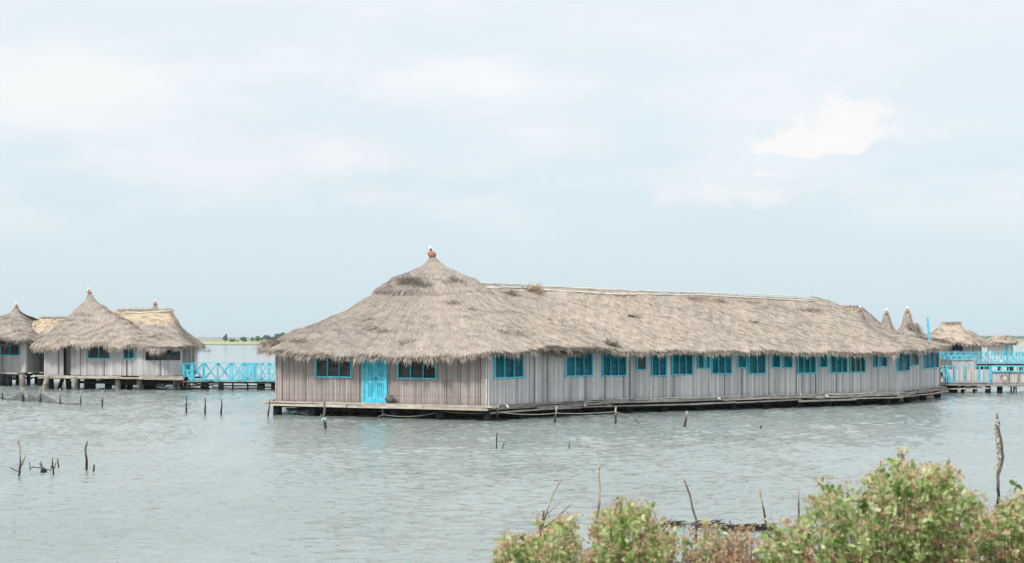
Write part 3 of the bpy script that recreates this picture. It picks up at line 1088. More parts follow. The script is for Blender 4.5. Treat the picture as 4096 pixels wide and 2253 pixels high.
prof_h = [(0, 0), (0.03, 0.012), (0.1, 0.085), (0.5, 0.515), (1, 1)]
roof2 = thatch_roof(hall, hal, Rg0, Rg1, prof_h, dens=560, L=0.26, wd=0.0105, fringe=330, flen=0.24, tone_fn=hall_tone, neck=0.12,
                    seed=21, lump=0.04, nv=56, back=0.12, step=hip_step)
# ragged spots and small holes in the long slope


def on_slope(px, v, lift=0.04):
    """a point of the front slope under column px, v of the way from ridge to eave"""
    best = None
    E2, _ = smooth_loop(hal, 3, 500)
    for e in E2:
        ab = Rg1 - Rg0
        tt = min(1, max(0, ((e[:2] - Rg0[:2]) @ ab[:2]) / (ab[:2] @ ab[:2])))
        T_ = Rg0 + tt * ab
        p = T_ + (e - T_) * v
        p[2] = T_[2] + (e[2] - T_[2]) * np.interp(v, [a[0] for a in prof_h], [a[1] for a in prof_h])
        if (e[:2] - T_[:2]) @ nrm < 4.0:
            continue
        err = abs(2048 + p[0] / p[1] * F - px)
        if best is None or err < best[0]:
            best = (err, p)
    return best[1] + np.array([0, -0.02, lift])


sd = 50
for px, v, L_, sz, br_, wm_, n_ in ((2135, 0.135, 0.42, (0.22, 0.1, 0.08), 1.05, 0.8, 260), (2030, 0.17, 0.30, (0.30, 0.1, 0.04), 0.6, 0.5, 200),
                                 (2040, 0.38, 0.22, (0.3, 0.1, 0.03), 0.7, 0.9, 200), (2530, 0.47, 0.25, (0.14, 0.06, 0.03), 0.3, 0.2, 90),
                                 (3010, 0.52, 0.2, (0.12, 0.05, 0.03), 0.3, 0.2, 70), (2255, 0.70, 0.15, (0.10, 0.05, 0.02), 0.4, 0.3, 50),
                                 (3230, 0.26, 0.25, (0.55, 0.2, 0.03), 0.5, 0.3, 190), (2770, 0.13, 0.24, (0.35, 0.2, 0.04), 0.75, 0.95, 260),
                                 (2850, 0.14, 0.22, (0.5, 0.2, 0.04), 0.85, 0.9, 260), (3000, 0.14, 0.2, (0.6, 0.2, 0.04), 0.85, 0.9, 240),
                                 (2500, 0.14, 0.2, (0.5, 0.2, 0.04), 0.7, 0.7, 180), (2440, 0.93, 0.3, (0.22, 0.1, 0.06), 0.5, 0.8, 240)):
    sd += 1
    tuft(roof2, on_slope(px, v), (0.25, -0.35, -0.1 if px != 2135 else 0.75), n_, L_, 0.014, 'loose_straw', 0.5, br_, wm_, sz, sd)
tuft(roof2, at(3382, 1250, 74.0), (0, -0.2, 0.5), 160, 0.4, 0.016, 'loose_straw', 0.8, 1.5, 1.0, (0.25, 0.1, 0.1), 90)

# whitewashed bamboo poles tied along the ridge


def ridge_pole(pts, r, mtl='white'):
    mb = MB()
    P_ = []
    for (a, b) in zip(pts[:-1], pts[1:]):
        for i in range(6):
            t_ = i / 6
            P_.append(Vector(a).lerp(Vector(b), t_) + Vector((0, 0, random.uniform(-0.022, 0.022))))
    P_.append(Vector(pts[-1]))
    mb.tube(P_, [r * random.uniform(0.8, 1.15) for _ in P_], 7)
    return mb.build('ridge_pole', mtl, roof2, True)


def ridge_pt(px, py):
    f_ = (px - 1890) / (3290 - 1890)
    kx = (px - 2048) / F
    t_ = (kx * Rg0[1] - Rg0[0]) / ((Rg1[0] - Rg0[0]) - kx * (Rg1[1] - Rg0[1]))
    Z = Rg0[1] + t_ * (Rg1[1] - Rg0[1])
    return at(px, py, Z - 0.25)


ridge_pole([ridge_pt(*p) for p in ((1880, 1132), (2050, 1135), (2200, 1146), (2400, 1157), (2650, 1166), (2740, 1169))], 0.030)
ridge_pole([ridge_pt(*p) for p in ((2730, 1167), (2900, 1175), (3000, 1176), (3160, 1184), (3255, 1188))], 0.030)
mb = MB()
mb.tube([ridge_pt(3245, 1187), ridge_pt(3285, 1196), ridge_pt(3315, 1205)], [0.03, 0.02, 0.008], 6)
mb.build('ridge_pole', 'stake', roof2, True)


def slope_pole(pts, r):
    mb = MB()
    P_ = []
    for px, v_ in pts:
        P_.append(Vector(on_slope(px, v_, 0.11)))
    Q_ = []
    for a, b in zip(P_[:-1], P_[1:]):
        for i in range(4):
            Q_.append(a.lerp(b, i / 4) + Vector((0, 0, random.uniform(-0.015, 0.015))))
    Q_.append(P_[-1])
    mb.tube(Q_, [r * random.uniform(0.85, 1.15) for _ in Q_], 7)
    return mb.build('ridge_pole', 'white', roof2, True)


slope_pole([(1945, 0.125), (2030, 0.10), (2130, 0.095)], 0.045)
slope_pole([(2168, 0.115), (2300, 0.12), (2420, 0.14)], 0.042)
slope_pole([(2420, 0.145), (2560, 0.12), (2760, 0.09), (2950, 0.09), (3100, 0.10), (3260, 0.10)], 0.036)
mb = MB()
mb.tube([ridge_pt(3268, 1210), ridge_pt(3290, 1210), ridge_pt(3318, 1214)], 0.04, 7)
mb.build('ridge_pole', 'white', roof2, True)

# --- walls with openings
WT = 3.04
front = {'P01': (P0, P1, 'cane', []), 'P12': (P1, P2, 'cane_grey', []), 'P23': (P2, P3, 'cane_grey', []), 'P34': (P3, P4, 'cane_grey', [])}
WIN = [('P01', 1265, 1409, 1510, 1420, 3, 'louvre_dark', 'cyan'), ('P01', 1592, 1749, 1516, 1424, 3, 'louvre_dark', 'cyan'),
       ('P12', 1974, 2092, 1513, 1405, 3, 'louvre_teal', 'cyan'), ('P12', 2259, 2368, 1506, 1405, 3, 'louvre_teal', 'cyan'),
       ('P23', 2406, 2504, 1505, 1400, 3, 'louvre_teal', 'cyan_dark'), ('P23', 2543, 2583, 1481, 1400, 1, 'louvre_dark', 'cyan_dark'),
       ('P23', 2603, 2665, 1505, 1400, 2, 'louvre_teal', 'cyan_dark'), ('P23', 2685, 2770, 1500, 1400, 3, 'louvre_teal', 'cyan_dark'),
       ('P23', 2787, 2815, 1475, 1400, 1, 'louvre_teal', 'cyan_dark'), ('P23', 2822, 2838, 1474, 1400, 1, 'louvre_teal', 'cyan_dark'),
       ('P23', 2843, 2925, 1496, 1400, 3, 'louvre_teal', 'cyan_dark'), ('P23', 2948, 2985, 1473, 1400, 1, 'louvre_teal', 'cyan_dark'),
       ('P23', 2991, 3061, 1496, 1400, 2, 'louvre_teal', 'cyan_dark'), ('P23', 3085, 3120, 1472, 1400, 1, 'louvre_teal', 'cyan_dark'),
       ('P23', 3129, 3168, 1472, 1400, 1, 'louvre_teal', 'cyan_dark'), ('P23', 3188, 3262, 1494, 1400, 3, 'louvre_teal', 'cyan_dark'),
       ('P23', 3275, 3308, 1471, 1400, 1, 'louvre_teal', 'cyan_dark'), ('P23', 3318, 3388, 1492, 1400, 3, 'louvre_teal', 'cyan_dark'),
       ('P23', 3397, 3460, 1490, 1400, 3, 'louvre_dark', 'cyan_dark'), ('P23', 3494, 3511, 1470, 1400, 1, 'louvre_dark', 'cyan_dark'),
       ('P23', 3518, 3547, 1468, 1400, 1, 'louvre_dark', 'cyan_dark'), ('P34', 3581, 3635, 1486, 1400, 2, 'louvre_teal', 'cyan_dark'),
       ('P34', 3641, 3670, 1464, 1400, 1, 'louvre_dark', 'cyan_dark'), ('P34', 3692, 3751, 1474, 1398, 3, 'louvre_teal', 'cyan_dark')]
for i, (sd_, x0, x1, yb, yt, pn, gl, fr) in enumerate(WIN):
    A, B = front[sd_][0], front[sd_][1]
    s0, Z0 = hit(x0, A, B)
    s1, Z1 = hit(x1, A, B)
    Zm = (Z0 + Z1) / 2
    zb, zt = H - (yb - HY) * Zm / F, H - (yt - HY) * Zm / F
    zt = max(zt, 2.78) if sd_ != 'P01' else zt + 0.12
    front[sd_][3].append((s0, s1, zb, zt))
    window(hall, A, B, s0 + 0.03, s1 - 0.03, zb + 0.02, zt, pn, gl, fr, 0.06 if sd_ in ('P01', 'P12') else 0.05, i)
# the blue double door
s0, Z0 = hit(1456, P0, P1)
s1, Z1 = hit(1550, P0, P1)
front['P01'][3].append((s0, s1, DK, 2.62))
dA = (P1 - P0) / np.linalg.norm(P1 - P0)
dn = np.array([dA[1], -dA[0]])
dp = lambda s, n_, z: Vector((P0[0] + dA[0] * s + dn[0] * n_, P0[1] + dA[1] * s + dn[1] * n_, z))
upd = (dA[0], dA[1], 0)
mb = MB()
mb.beam(dp(s0 + 0.01, 0.06, DK + 0.02), dp(s0 + 0.01, 0.06, 2.60), 0.12, 0.09, 0, upd)
mb.beam(dp(s1 - 0.01, 0.06, DK + 0.02), dp(s1 - 0.01, 0.06, 2.60), 0.12, 0.09, 0, upd)
mb.beam(dp(s0, 0.062, 2.645), dp(s1, 0.062, 2.645), 0.12, 0.09)
mb.beam(dp(s0 - 0.05, 0.09, DK + 0.0), dp(s1 + 0.05, 0.09, DK + 0.0), 0.16, 0.06)
door = mb.build('door', 'cyan', hall)
mid = s0 + (s1 - s0) * 0.53
for a, b in ((s0 + 0.16, mid - 0.006), (mid + 0.006, s1 - 0.05)):
    mb = MB()
    wl = b - a
    mb.prism([dp(a, 0.01, DK + 0.04), dp(b, 0.01, DK + 0.04), dp(b, 0.05, DK + 0.04), dp(a, 0.05, DK + 0.04)],
             [dp(a, 0.01, 2.59), dp(b, 0.01, 2.59), dp(b, 0.05, 2.59), dp(a, 0.05, 2.59)])
    for zz, hh_ in ((DK + 0.14, 0.2), (DK + 0.92, 0.1), (DK + 1.12, 0.08), (2.48, 0.16)):
        mb.beam(dp(a, 0.062, zz), dp(b, 0.062, zz), 0.03, hh_)
    for sx, ww in ((a + 0.045, 0.09), (b - 0.045, 0.09), ((a + b) / 2, 0.045)):
        mb.beam(dp(sx, 0.0635, DK + 0.05), dp(sx, 0.0635, 2.55), 0.033, ww, 0, upd)
    for z0_, z1_ in ((DK + 0.28, DK + 0.84), (DK + 1.2, 2.36)):
        for c0, c1 in ((a + 0.115, (a + b) / 2 - 0.05), ((a + b) / 2 + 0.05, b - 0.115)):
            mb.prism([dp(c0, 0.05, z0_), dp(c1, 0.05, z0_), dp(c1, 0.066, z0_), dp(c0, 0.066, z0_)],
                     [dp(c0, 0.05, z1_), dp(c1, 0.05, z1_), dp(c1, 0.066, z1_), dp(c0, 0.066, z1_)])
    mb.build('door_leaf', 'cyan', door)
mb = MB()   # jamb board on the left and the latch
mb.beam(dp(s0 + 0.105, 0.045, DK + 0.03), dp(s0 + 0.105, 0.045, 2.6), 0.05, 0.09, 0, upd)
mb.build('jamb', 'cyan', door)
mb = MB()
mb.lathe(dp(mid + 0.03, 0.095, DK + 1.02), [(0.012, 0), (0.03, 0.02), (0.03, 0.08), (0.012, 0.1)], 8)
mb.build('latch', 'stilt', door)

bind = {'P01': (DK + 0.34, DK + 1.0), 'P12': (), 'P23': (), 'P34': ()}
for i, (kk, (A, B, mtl, holes)) in enumerate(front.items()):
    L_ = float(np.linalg.norm(B - A))
    cane_wall(hall, A, B, DK, WT, holes, mtl, 0.026 if kk == 'P01' else 0.028, 0.055 if kk == 'P01' else 0.062, bind[kk], 10 + i,
              posts=([0.02, L_ - 0.03] if kk == 'P01' else [0.03] if kk != 'P23' else []))
back_ring = [P4, np.array([24.3, 81.2]), Rg1[:2] - nrm * 5.2, Rg0[:2] - nrm * 5.2, np.array([-7.0, 70.8]), np.array([-11.6, 66.2]), P0]
for i, (A, B) in enumerate(zip(back_ring[:-1], back_ring[1:])):
    cane_wall(hall, A, B, DK, WT, (), 'cane_grey', 0.05, 0.09, (), 30 + i)

# --- deck, beams, stilts
ring = [P0, P1, P2, P3, P4] + back_ring[1:-1]
mb = MB()
rd = random.Random(3)
ctr = np.array([5.0, 67.0])
outer = []
for i, p in enumerate(ring):
    a, b = ring[i - 1], ring[(i + 1) % len(ring)]
    e1, e2 = (p - a) / np.linalg.norm(p - a), (b - p) / np.linalg.norm(b - p)
    n1_, n2_ = np.array([e1[1], -e1[0]]), np.array([e2[1], -e2[0]])
    m_ = n1_ + n2_
    outer.append(p + m_ / (1 + n1_ @ n2_) * 0.22)
floor_slab(mb, outer, DK - 0.10, DK - 0.02, 1)
edge_boards(mb, P0, P1, 0.36, DK - 0.04, 0.07, 0.42, rd, 3.0, 5.0, 0.012, 0, 0.5)
edge_boards(mb, P0, P1, 0.46, DK - 0.135, 0.13, 0.16, rd, 3.5, 6.0, 0.02, 0, 0.25)
edge_boards(mb, P0, P1, -0.2, DK - 0.24, 0.10, 0.14, rd, 3.5, 6.0, 0.02, 2, 0.0)
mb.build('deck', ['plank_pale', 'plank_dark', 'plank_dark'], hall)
for A, B in ((P1, P2), (P2, P3), (P3, P4)):
    mb = MB()
    edge_boards(mb, A, B, 0.14, DK - 0.05, 0.10, 0.10, rd, 1.6, 3.6, 0.03, 0, 0.1)
    edge_boards(mb, A, B, 0.26, DK - 0.06, 0.05, 0.22, rd, 1.0, 3.0, 0.035, 0, 0.1)
    edge_boards(mb, A, B, 0.34, DK - 0.14, 0.09, 0.10, rd, 2.0, 4.2, 0.03, 0, 0.2)
    edge_boards(mb, A, B, 0.44, DK - 0.27, 0.07, 0.10, rd, 2.5, 5.0, 0.045, 0, 0.2)
    mb.build('deck_edge', ['plank', 'plank_dark'], hall)


def along(A, B, s, off):
    e = (B - A) / np.linalg.norm(B - A)
    return A + e * s + np.array([e[1], -e[0]]) * off


for px in (1118, 1262, 1311, 1420, 1588, 1767, 1958):
    s_, _ = hit(px, P0, P1)
    p = along(P0, P1, s_, 0.15 if px not in (1311, 1420) else -0.9)
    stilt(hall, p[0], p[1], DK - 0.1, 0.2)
for A, B, n_ in ((P1, P2, 3), (P2, P3, 9), (P3, P4, 3)):
    L_ = np.linalg.norm(B - A)
    for i in range(n_):
        p = along(A, B, L_ * (i + 0.75) / n_, 0.12)
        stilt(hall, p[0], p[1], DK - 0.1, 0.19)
for off, step_ in ((-2.6, 2.2), (-5.2, 2.4), (-8.5, 3.0)):
    for A, B in ((P0, P1), (P1, P2), (P2, P3)):
        L_ = np.linalg.norm(B - A)
        s_ = 0.8
        while s_ < L_:
            p = along(A, B, s_ + rd.uniform(-0.3, 0.3), off)
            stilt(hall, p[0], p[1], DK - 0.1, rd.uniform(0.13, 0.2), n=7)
            s_ += step_
# joists and cross ties below the floor
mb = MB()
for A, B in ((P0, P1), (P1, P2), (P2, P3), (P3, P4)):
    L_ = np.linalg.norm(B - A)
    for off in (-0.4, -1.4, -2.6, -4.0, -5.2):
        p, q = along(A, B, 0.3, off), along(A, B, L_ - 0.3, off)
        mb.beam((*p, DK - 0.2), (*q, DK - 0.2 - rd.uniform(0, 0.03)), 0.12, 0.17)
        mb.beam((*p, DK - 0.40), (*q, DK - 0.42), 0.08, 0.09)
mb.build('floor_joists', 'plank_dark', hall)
for A, B in ((P0, P1), (P1, P2), (P2, P3), (P3, P4)):   # slats added to shut out light under the floor, well inside the edge
    mb = MB()
    L_ = np.linalg.norm(B - A)
    for off in (-2.2, -4.6):
        s_ = 0.4
        while s_ < L_ - 0.3:
            p = along(A, B, s_, off + rd.uniform(-.03, .03))
            mb.beam((p[0], p[1], -0.3), (p[0], p[1], DK - 0.14), 0.03, 0.09, 0, (1, 0, 0))
            s_ += 0.11
    mb.build('light_baffle', 'plank_dark', hall)
# white drain pipes poking out under the wall
mb_pts = [((2025, 1620), (2033, 1630)), ((2330, 1609), (2342, 1625)), ((2868, 1591), (2880, 1596)), ((3298, 1580), (3312, 1588)), ((3692, 1558), (3703, 1569))]
for (a, b) in mb_pts:
    side_ = (P1, P2) if a[0] < 2400 else (P2, P3) if a[0] < 3571 else (P3, P4)
    _, Z = hit(a[0], *side_)
    mb = MB()
    mb.tube([at(a[0], a[1], Z - 0.05), at(b[0], b[1], Z - 0.75)], 0.05, 9)
    mb.build('drain_pipe', 'white', hall, True)
for px in (2516, 2590, 2782, 2844, 2943, 2995, 3085, 3138, 3191, 3269, 3474, 3525, 3572, 3645):
    side_ = (P2, P3) if px < 3571 else (P3, P4)
    s_, Z = hit(px, *side_)
    p = along(side_[0], side_[1], s_, 0.22)
    mb = MB()
    mb.tube([(p[0], p[1], DK - 0.16), (p[0], p[1], DK + 0.06), (p[0] + 0.07, p[1] + 0.02, DK + 0.09)], 0.025, 6)
    mb.build('pipe_clamp', 'white', hall)
# service pipe line along the wall foot
mb = MB()
pts = []
for i in range(30):
    p = along(P2, P3, 0.2 + i * 0.63, 0.20)
    pts.append((p[0], p[1], DK + 0.0 + 0.02 * math.sin(i * 1.3)))
mb.tube(pts, 0.018, 5)
mb.build('service_pipe', 'white', hall)
# corner beam poking out under the left eave
mb = MB()
mb.beam(at(1056, 1392, 56.8), at(1120, 1375, 57.9), 0.14, 0.16)
mb.build('rafter_end', 'stake', roof)

# pot on the deck
mb = MB()
s_, Z = hit(1571, P0, P1)
p = along(P0, P1, s_, 0.3)
mb.lathe((p[0], p[1], DK + 0.02), [(0.10, 0), (0.17, 0.06), (0.21, 0.14), (0.19, 0.24), (0.12, 0.28), (0.15, 0.33), (0.13, 0.33)], 14)
tag(mb.build('clay_pot', 'clay_dark', smooth=True), 'small dark round pot on the deck right of the blue door', 'pot')

# orange-red boat moored in the shade at the far end


def boat_hull(name, mtl, c0, c1, wd, hh, label):
    c0, c1 = Vector(c0), Vector(c1)
    d = (c1 - c0)
    L_ = d.length
    d.normalize()
    sd_ = Vector((-d.y, d.x, 0))
    mb = MB()
    n_ = 12
    outer_, inner_ = [], []
    vs2, fs2 = [], []
    for i in range(n_ + 1):
        t_ = i / n_
        wv = wd / 2 * (math.sin(math.pi * min(max(t_, 0.001), 0.999))) ** 0.55
        rise = 0.22 * (2 * t_ - 1) ** 4
        c = c0 + d * (L_ * t_)
        for (a, b) in ((-1, hh + rise), (-0.75, 0.05 + rise * 0.6), (0, -0.06 + rise * 0.5), (0.75, 0.05 + rise * 0.6), (1, hh + rise),
                       (0.88, hh + rise), (0.6, 0.11 + rise * 0.6), (-0.6, 0.11 + rise * 0.6), (-0.88, hh + rise)):
            vs2.append(c + sd_ * (a * wv) + Vector((0, 0, b)))
    for i in range(n_):
        for j in range(9):
            fs2.append((i * 9 + j, i * 9 + (j + 1) % 9, (i + 1) * 9 + (j + 1) % 9, (i + 1) * 9 + j))
    fs2.append(tuple(range(9)))
    fs2.append(tuple(n_ * 9 + j for j in range(9)))
    mb.add(vs2, fs2)
    r = mb.build(name, mtl)
    for t_ in (0.3, 0.6):
        b_ = MB()
        c = c0 + d * (L_ * t_)
        b_.beam(c - sd_ * wd * 0.42 + Vector((0, 0, hh * 0.8)), c + sd_ * wd * 0.42 + Vector((0, 0, hh * 0.8)), 0.16, 0.03)
        b_.build('seat', 'plank', r)
    tag(r, label, 'boat')


pa_, pb_ = at(3630, 1577, 75.2), at(3740, 1570, 77.5)
boat_hull('canoe', 'red', (pa_.x, pa_.y, 0.06), (pb_.x + 0.5, pb_.y, 0.06), 0.8, 0.22, 'narrow red boat half hidden in the shade under the far end of the hall')

# ================================================================== HUT B (double-coned hut on the left)


def ring_pts(c, r, angs, z):
    return [(c[0] + r * math.cos(R(a)), c[1] + r * math.sin(R(a)), z) for a in angs]


D2 = 0.97
cB = np.array([(360 - 2048) / F * 88.2, 88.2])
hutB = thing('stilt_hut', (cB[0], cB[1], 0), 'stilt hut with one tall thatch cone and a straw yellow ridge, near the blue footbridge', 'stilt hut', 'thatched stilt huts on the left')
b0, b1, b2, b3, b4, b5 = (plan(*a, D2) for a in ((177, 1500), (283, 1500.5), (475, 1502), (583, 1503), (722, 1503), (768, 1488)))


def drop_B(Q):
    px = 2048 + Q[:, 0] / Q[:, 1] * F
    return 0.42 * np.exp(-((px - 628) / 26) ** 2) + 0.14 * np.exp(-((px - 430) / 18) ** 2) - 0.30 * np.exp(-((px - 283) / 12) ** 2) - 0.15 * np.exp(-((px - 497) / 14) ** 2)


zB = 2.98
eB = [(*(b0 + np.array([-0.8, -0.3])), 3.0), (*((b0 + b1) / 2 + np.array([-0.2, -1.0])), 2.97), (*(b2 + np.array([0.0, -1.0])), 3.0),
      (*(b2 + np.array([3.4, -0.2])), 3.03), (cB[0] + 5.5, cB[1] + 3.8, 3.0), (cB[0], cB[1] + 5.2, 3.0), (cB[0] - 4.6, cB[1] + 2.4, 3.0)]


def tB(P, v):
    return np.ones(len(P)) * 1.0, np.zeros(len(P)) + 0.02


apB = H + (HY - 1176) * 88.2 / F
prof_b = [(0, 0), (0.03, 0.10), (0.07, 0.18), (0.2, 0.31), (0.45, 0.53), (0.7, 0.74), (0.9, 0.90), (1, 1)]
rB = thatch_roof(hutB, eB, (*cB, apB), (*cB, apB), prof_b, dens=330, L=0.36, wd=0.015, fringe=220, flen=0.28, tone_fn=tB, neck=0.13, seed=41,
                 lump=0.06, fdrop=drop_B)
finial(rB, (cB[0], cB[1], apB - 0.05), 0.56, (-0.25, 0), gr=0.085)
# ridge wing
rz = H + (HY - 1243) * 88.6 / F
rA_, rB_ = at(430, 1246, 88.6), at(672, 1243, 88.9)


def tR(P, v):
    nn_ = SNoise(1.5, 9, 6)(P)
    e = np.clip((0.36 + 0.05 * nn_ - v) * 14, 0, 1)
    return 1 + 0.22 * e, 0.75 * e - 0.05


eR = [(*(b2 + np.array([0.2, -0.4])), 3.0), (*(b3 + np.array([0.2, -1.0])), 3.0), (*(b4 + np.array([-0.6, -0.95])), 2.98), (*(b4 + np.array([0.75, 0.0])), 3.05),
      (rB_.x + 1.6, 91.6, 3.0), (rA_.x, 93.2, 3.0), (rA_.x - 1, 90, 3.0)]
prof_r = [(0, 0), (0.05, 0.03), (0.25, 0.27), (0.45, 0.52), (0.75, 0.80), (1, 1)]
rW = thatch_roof(hutB, eR, rA_, rB_, prof_r, dens=330, L=0.36, wd=0.015, fringe=220, flen=0.28, tone_fn=tR, neck=0.2, seed=47, lump=0.05, fdrop=drop_B)
mb = MB()
mb.tube([at(x, y, 88.2) for x, y in ((500, 1249), (560, 1251), (620, 1248), (690, 1243))], 0.05, 7)
mb.build('ridge_pole', 'white', rW, True)
for i, px in enumerate(range(478, 690, 15)):
    tuft(rW, at(px, 1243 + random.uniform(-1, 1), 88.5), (0.1, 0, 1), 110, 0.16, 0.014, 'loose_straw', 0.8, 1.25, 0.8, (0.14, 0.1, 0.05), 300 + i)
# small back cone
cB2 = at(621, 1300, 95)
ap2 = H + (HY - 1222) * 95 / F
eB2 = ring_pts((cB2.x, cB2.y), 3.75, range(0, 360, 45), 3.02)
rB2 = thatch_roof(hutB, eB2, (cB2.x, cB2.y, ap2), (cB2.x, cB2.y, ap2), prof_b, dens=150, L=0.5, wd=0.03, fringe=110, flen=0.4, tone_fn=tB, neck=0.13, seed=53)
finial(rB2, (cB2.x, cB2.y, ap2 - 0.05), 0.56, (0, 0), gr=0.085)

holes = {i: [] for i in range(6)}


def hut_windows(parent, A, B, lst, hl, glass='louvre_dark', frame='cyan_dark', cap=2.6, seed=0):
    for i, (x0, x1, yb, yt, pn) in enumerate(lst):
        s0, Z0 = hit(x0, A, B)
        s1, Z1 = hit(x1, A, B)
        Zm = (Z0 + Z1) / 2
        zb, zt = H - (yb - HY) * Zm / F, H - (yt - HY) * Zm / F
        hl.append((s0, s1, zb, zt))
        window(parent, A, B, s0 + 0.04, s1 - 0.04, zb + 0.03, zt, pn, glass, frame, 0.07, seed + i)


hut_windows(hutB, b1, b2, [(351, 443, 1436, 1380, 2)], holes[1], seed=60)
hut_windows(hutB, b2, b3, [(494, 540, 1437, 1380, 2)], holes[2], seed=70)
cane_wall(hutB, b0, b0 * 0.3 + b1 * 0.7, D2, 3.1, (), 'cane_pale', 0.04, 0.085, (), 81)
cane_wall(hutB, b0 * 0.3 + b1 * 0.7 + np.array([0, 0.7]), b1 + np.array([0, 0.7]), D2, 3.1, (), 'cane_grey', 0.05, 0.1, (), 82)
cane_wall(hutB, b1, b2, D2, 3.1, holes[1], 'cane_pale', 0.04, 0.085, (), 83)
cane_wall(hutB, b2, b3, D2, 3.1, holes[2], 'cane_grey', 0.04, 0.085, (), 84)
# balcony: low parapet in front of a recessed wall
zpar = H - (1439 - HY) * 86.2 / F
cane_wall(hutB, b3, b4, D2, zpar, (), 'cane_grey', 0.04, 0.08, (), 85, name='parapet')
bi0, bi1 = b3 + np.array([-0.6, 1.6]), b4 + np.array([0.3, 1.6])
hl = []
hut_windows(hutB, bi0, bi1, [(668, 711, 1418, 1380, 2)], hl, 'louvre_teal', 'cyan_dark', seed=75)
cane_wall(hutB, bi0, bi1, D2, 3.1, hl, 'cane_pale', 0.05, 0.09, (), 86)
mb = MB()
for px in (648, 716):
    mb = MB()
    mb.beam(at(px, 1437, 86.25), at(px, 1375, 86.25), 0.1, 0.10 if px == 648 else 0.14)
    mb.build('balcony_post', 'cyan', hutB)
mb = MB()
mb.beam(at(566, 1437, 86.3), at(566, 1372, 86.3), 0.1, 0.1)
mb.build('shutter', 'stilt', hutB)
mb = MB()
mb.beam(at(600, 1437, 87.0), at(600, 1372, 87.0), 0.1, 0.5)
mb.build('shutter', 'stilt', hutB)
cane_wall(hutB, b4, b5, D2, 3.1, (), 'cane_pale', 0.04, 0.08, (), 87)
mb = MB()
mb.beam((b5[0], b5[1], D2 - 0.6), (b5[0], b5[1], 3.2), 0.3, 0.3)
mb.build('corner_post', 'stake', hutB)
back = [b5, np.array([cB2.x + 2.7, 97.0]), np.array([cB2.x - 1, 98.0]), np.array([cB[0] + 1, 93.0]), np.array([b0[0] + 0.8, 91.0]), b0]
for i, (A, B) in enumerate(zip(back[:-1], back[1:])):
    cane_wall(hutB, A, B, D2, 3.1, (), 'cane_grey', 0.08, 0.14, (), 90 + i)
mb = MB()
rd = random.Random(9)
floor_slab(mb, [b0 + (-0.3, -0.2), b1 + (0, -0.3), b2 + (0, -0.3), b3 + (0, -0.3), b4 + (0.2, -0.2), b5 + (0.3, 0)] + [p for p in back[1:-1]], D2 - 0.14, D2 - 0.03, 1)
edge_boards(mb, b0, b2, 0.45, D2 - 0.06, 0.08, 0.5, rd, 2.5, 5, 0.02, 0, 0.35)
edge_boards(mb, b0, b3, 0.55, D2 - 0.15, 0.11, 0.14, rd, 4, 8, 0.02, 0, 0.1)
edge_boards(mb, b3, b4, 0.5, D2 - 0.15, 0.24, 0.14, rd, 4, 8, 0.03, 0, 0.3)
mb.build('deck', ['plank_pale', 'plank_dark'], hutB)
mb = MB()
for off in (-0.3, -1.5, -3.0, -5):
    for zz in (D2 - 0.22, D2 - 0.5):
        p, q = along(b0, b4, -0.2 if zz > D2 - 0.3 else 1.5, off), along(b0, b4, 9.2, off)
        mb.beam((*p, zz), (*q, zz - 0.06), 0.14, 0.13)
for i in range(16):
    p, q = along(b2, b4, rd.uniform(-2, 4.5), rd.uniform(-2.5, 0)), along(b2, b4, rd.uniform(0, 7), rd.uniform(-3, 0))
    mb.beam((*p, rd.uniform(0.2, 0.75)), (*q, rd.uniform(0.2, 0.75)), 0.07, 0.07)
mb.build('floor_joists', 'plank_dark', hutB)
for px, ytop, xb, mt, r_ in ((190, 1512, 172, 'stilt_pale', .17), (300, 1512, 300, 'stilt_pale', .2), (470, 1510, 474, 'stilt_pale', .19), (557, 1512, 562, 'stilt_pale', .19),
                         (700, 1515, 704, 'stilt_pale', .17), (203, 1512, 207, 'stilt', .18), (270, 1512, 279, 'stilt', .18), (352, 1512, 350, 'stilt', .24),
                         (372, 1512, 370, 'stilt', .2), (492, 1512, 495, 'stilt', .18), (612, 1512, 616, 'stilt', .18), (255, 1512, 228, 'stilt', .13)):
    Zp = 84.3 if mt == 'stilt_pale' else 85.6
    a, b = at(px, 1510, Zp), at(xb, 1561, Zp)
    stilt(hutB, a.x, a.y, D2 - 0.1, r_, mt, (b.x - a.x, 0))
for i in range(16):
    p = along(b0, b4, rd.uniform(0.5, 8.8), -rd.uniform(2.5, 6.5))
    stilt(hutB, p[0], p[1], D2 - 0.1, rd.uniform(0.11, 0.18), 'stilt', (rd.uniform(-.1, .1), 0), 7)

# ================================================================== HUT A (far left, cut by the frame)
cA = at(66, 1300, 95.5)
hutA = thing('stilt_hut', (cA.x, cA.y, 0), 'thatched stilt hut at the far left with a wide two pane window', 'stilt hut', 'thatched stilt huts on the left')
D3 = 0.96
a0, a1, a2 = plan(-150, 1484, D3), plan(103, 1490, D3), plan(185, 1480, D3)
apA = H + (HY - 1232) * 95.5 / F
eA = [(cA.x - 6.8, cA.y - 1.0, 3.5), (cA.x - 4.4, cA.y - 5.3, 3.48), (a1[0] + 0.5, a1[1] - 1.0, 3.46), (a2[0] + 1.2, a2[1] - 0.2, 3.48),
      (cA.x + 5.2, cA.y + 3.2, 3.3), (cA.x, cA.y + 6, 3.3), (cA.x - 5.5, cA.y + 4, 3.3)]
rA = thatch_roof(hutA, eA, (cA.x, cA.y, apA), (cA.x, cA.y, apA), prof_b, dens=330, L=0.36, wd=0.015, fringe=220, flen=0.26, tone_fn=tB, neck=0.13, seed=61)
finial(rA, (cA.x, cA.y, apA - 0.05), 0.56, (-0.03, 0), gr=0.085)
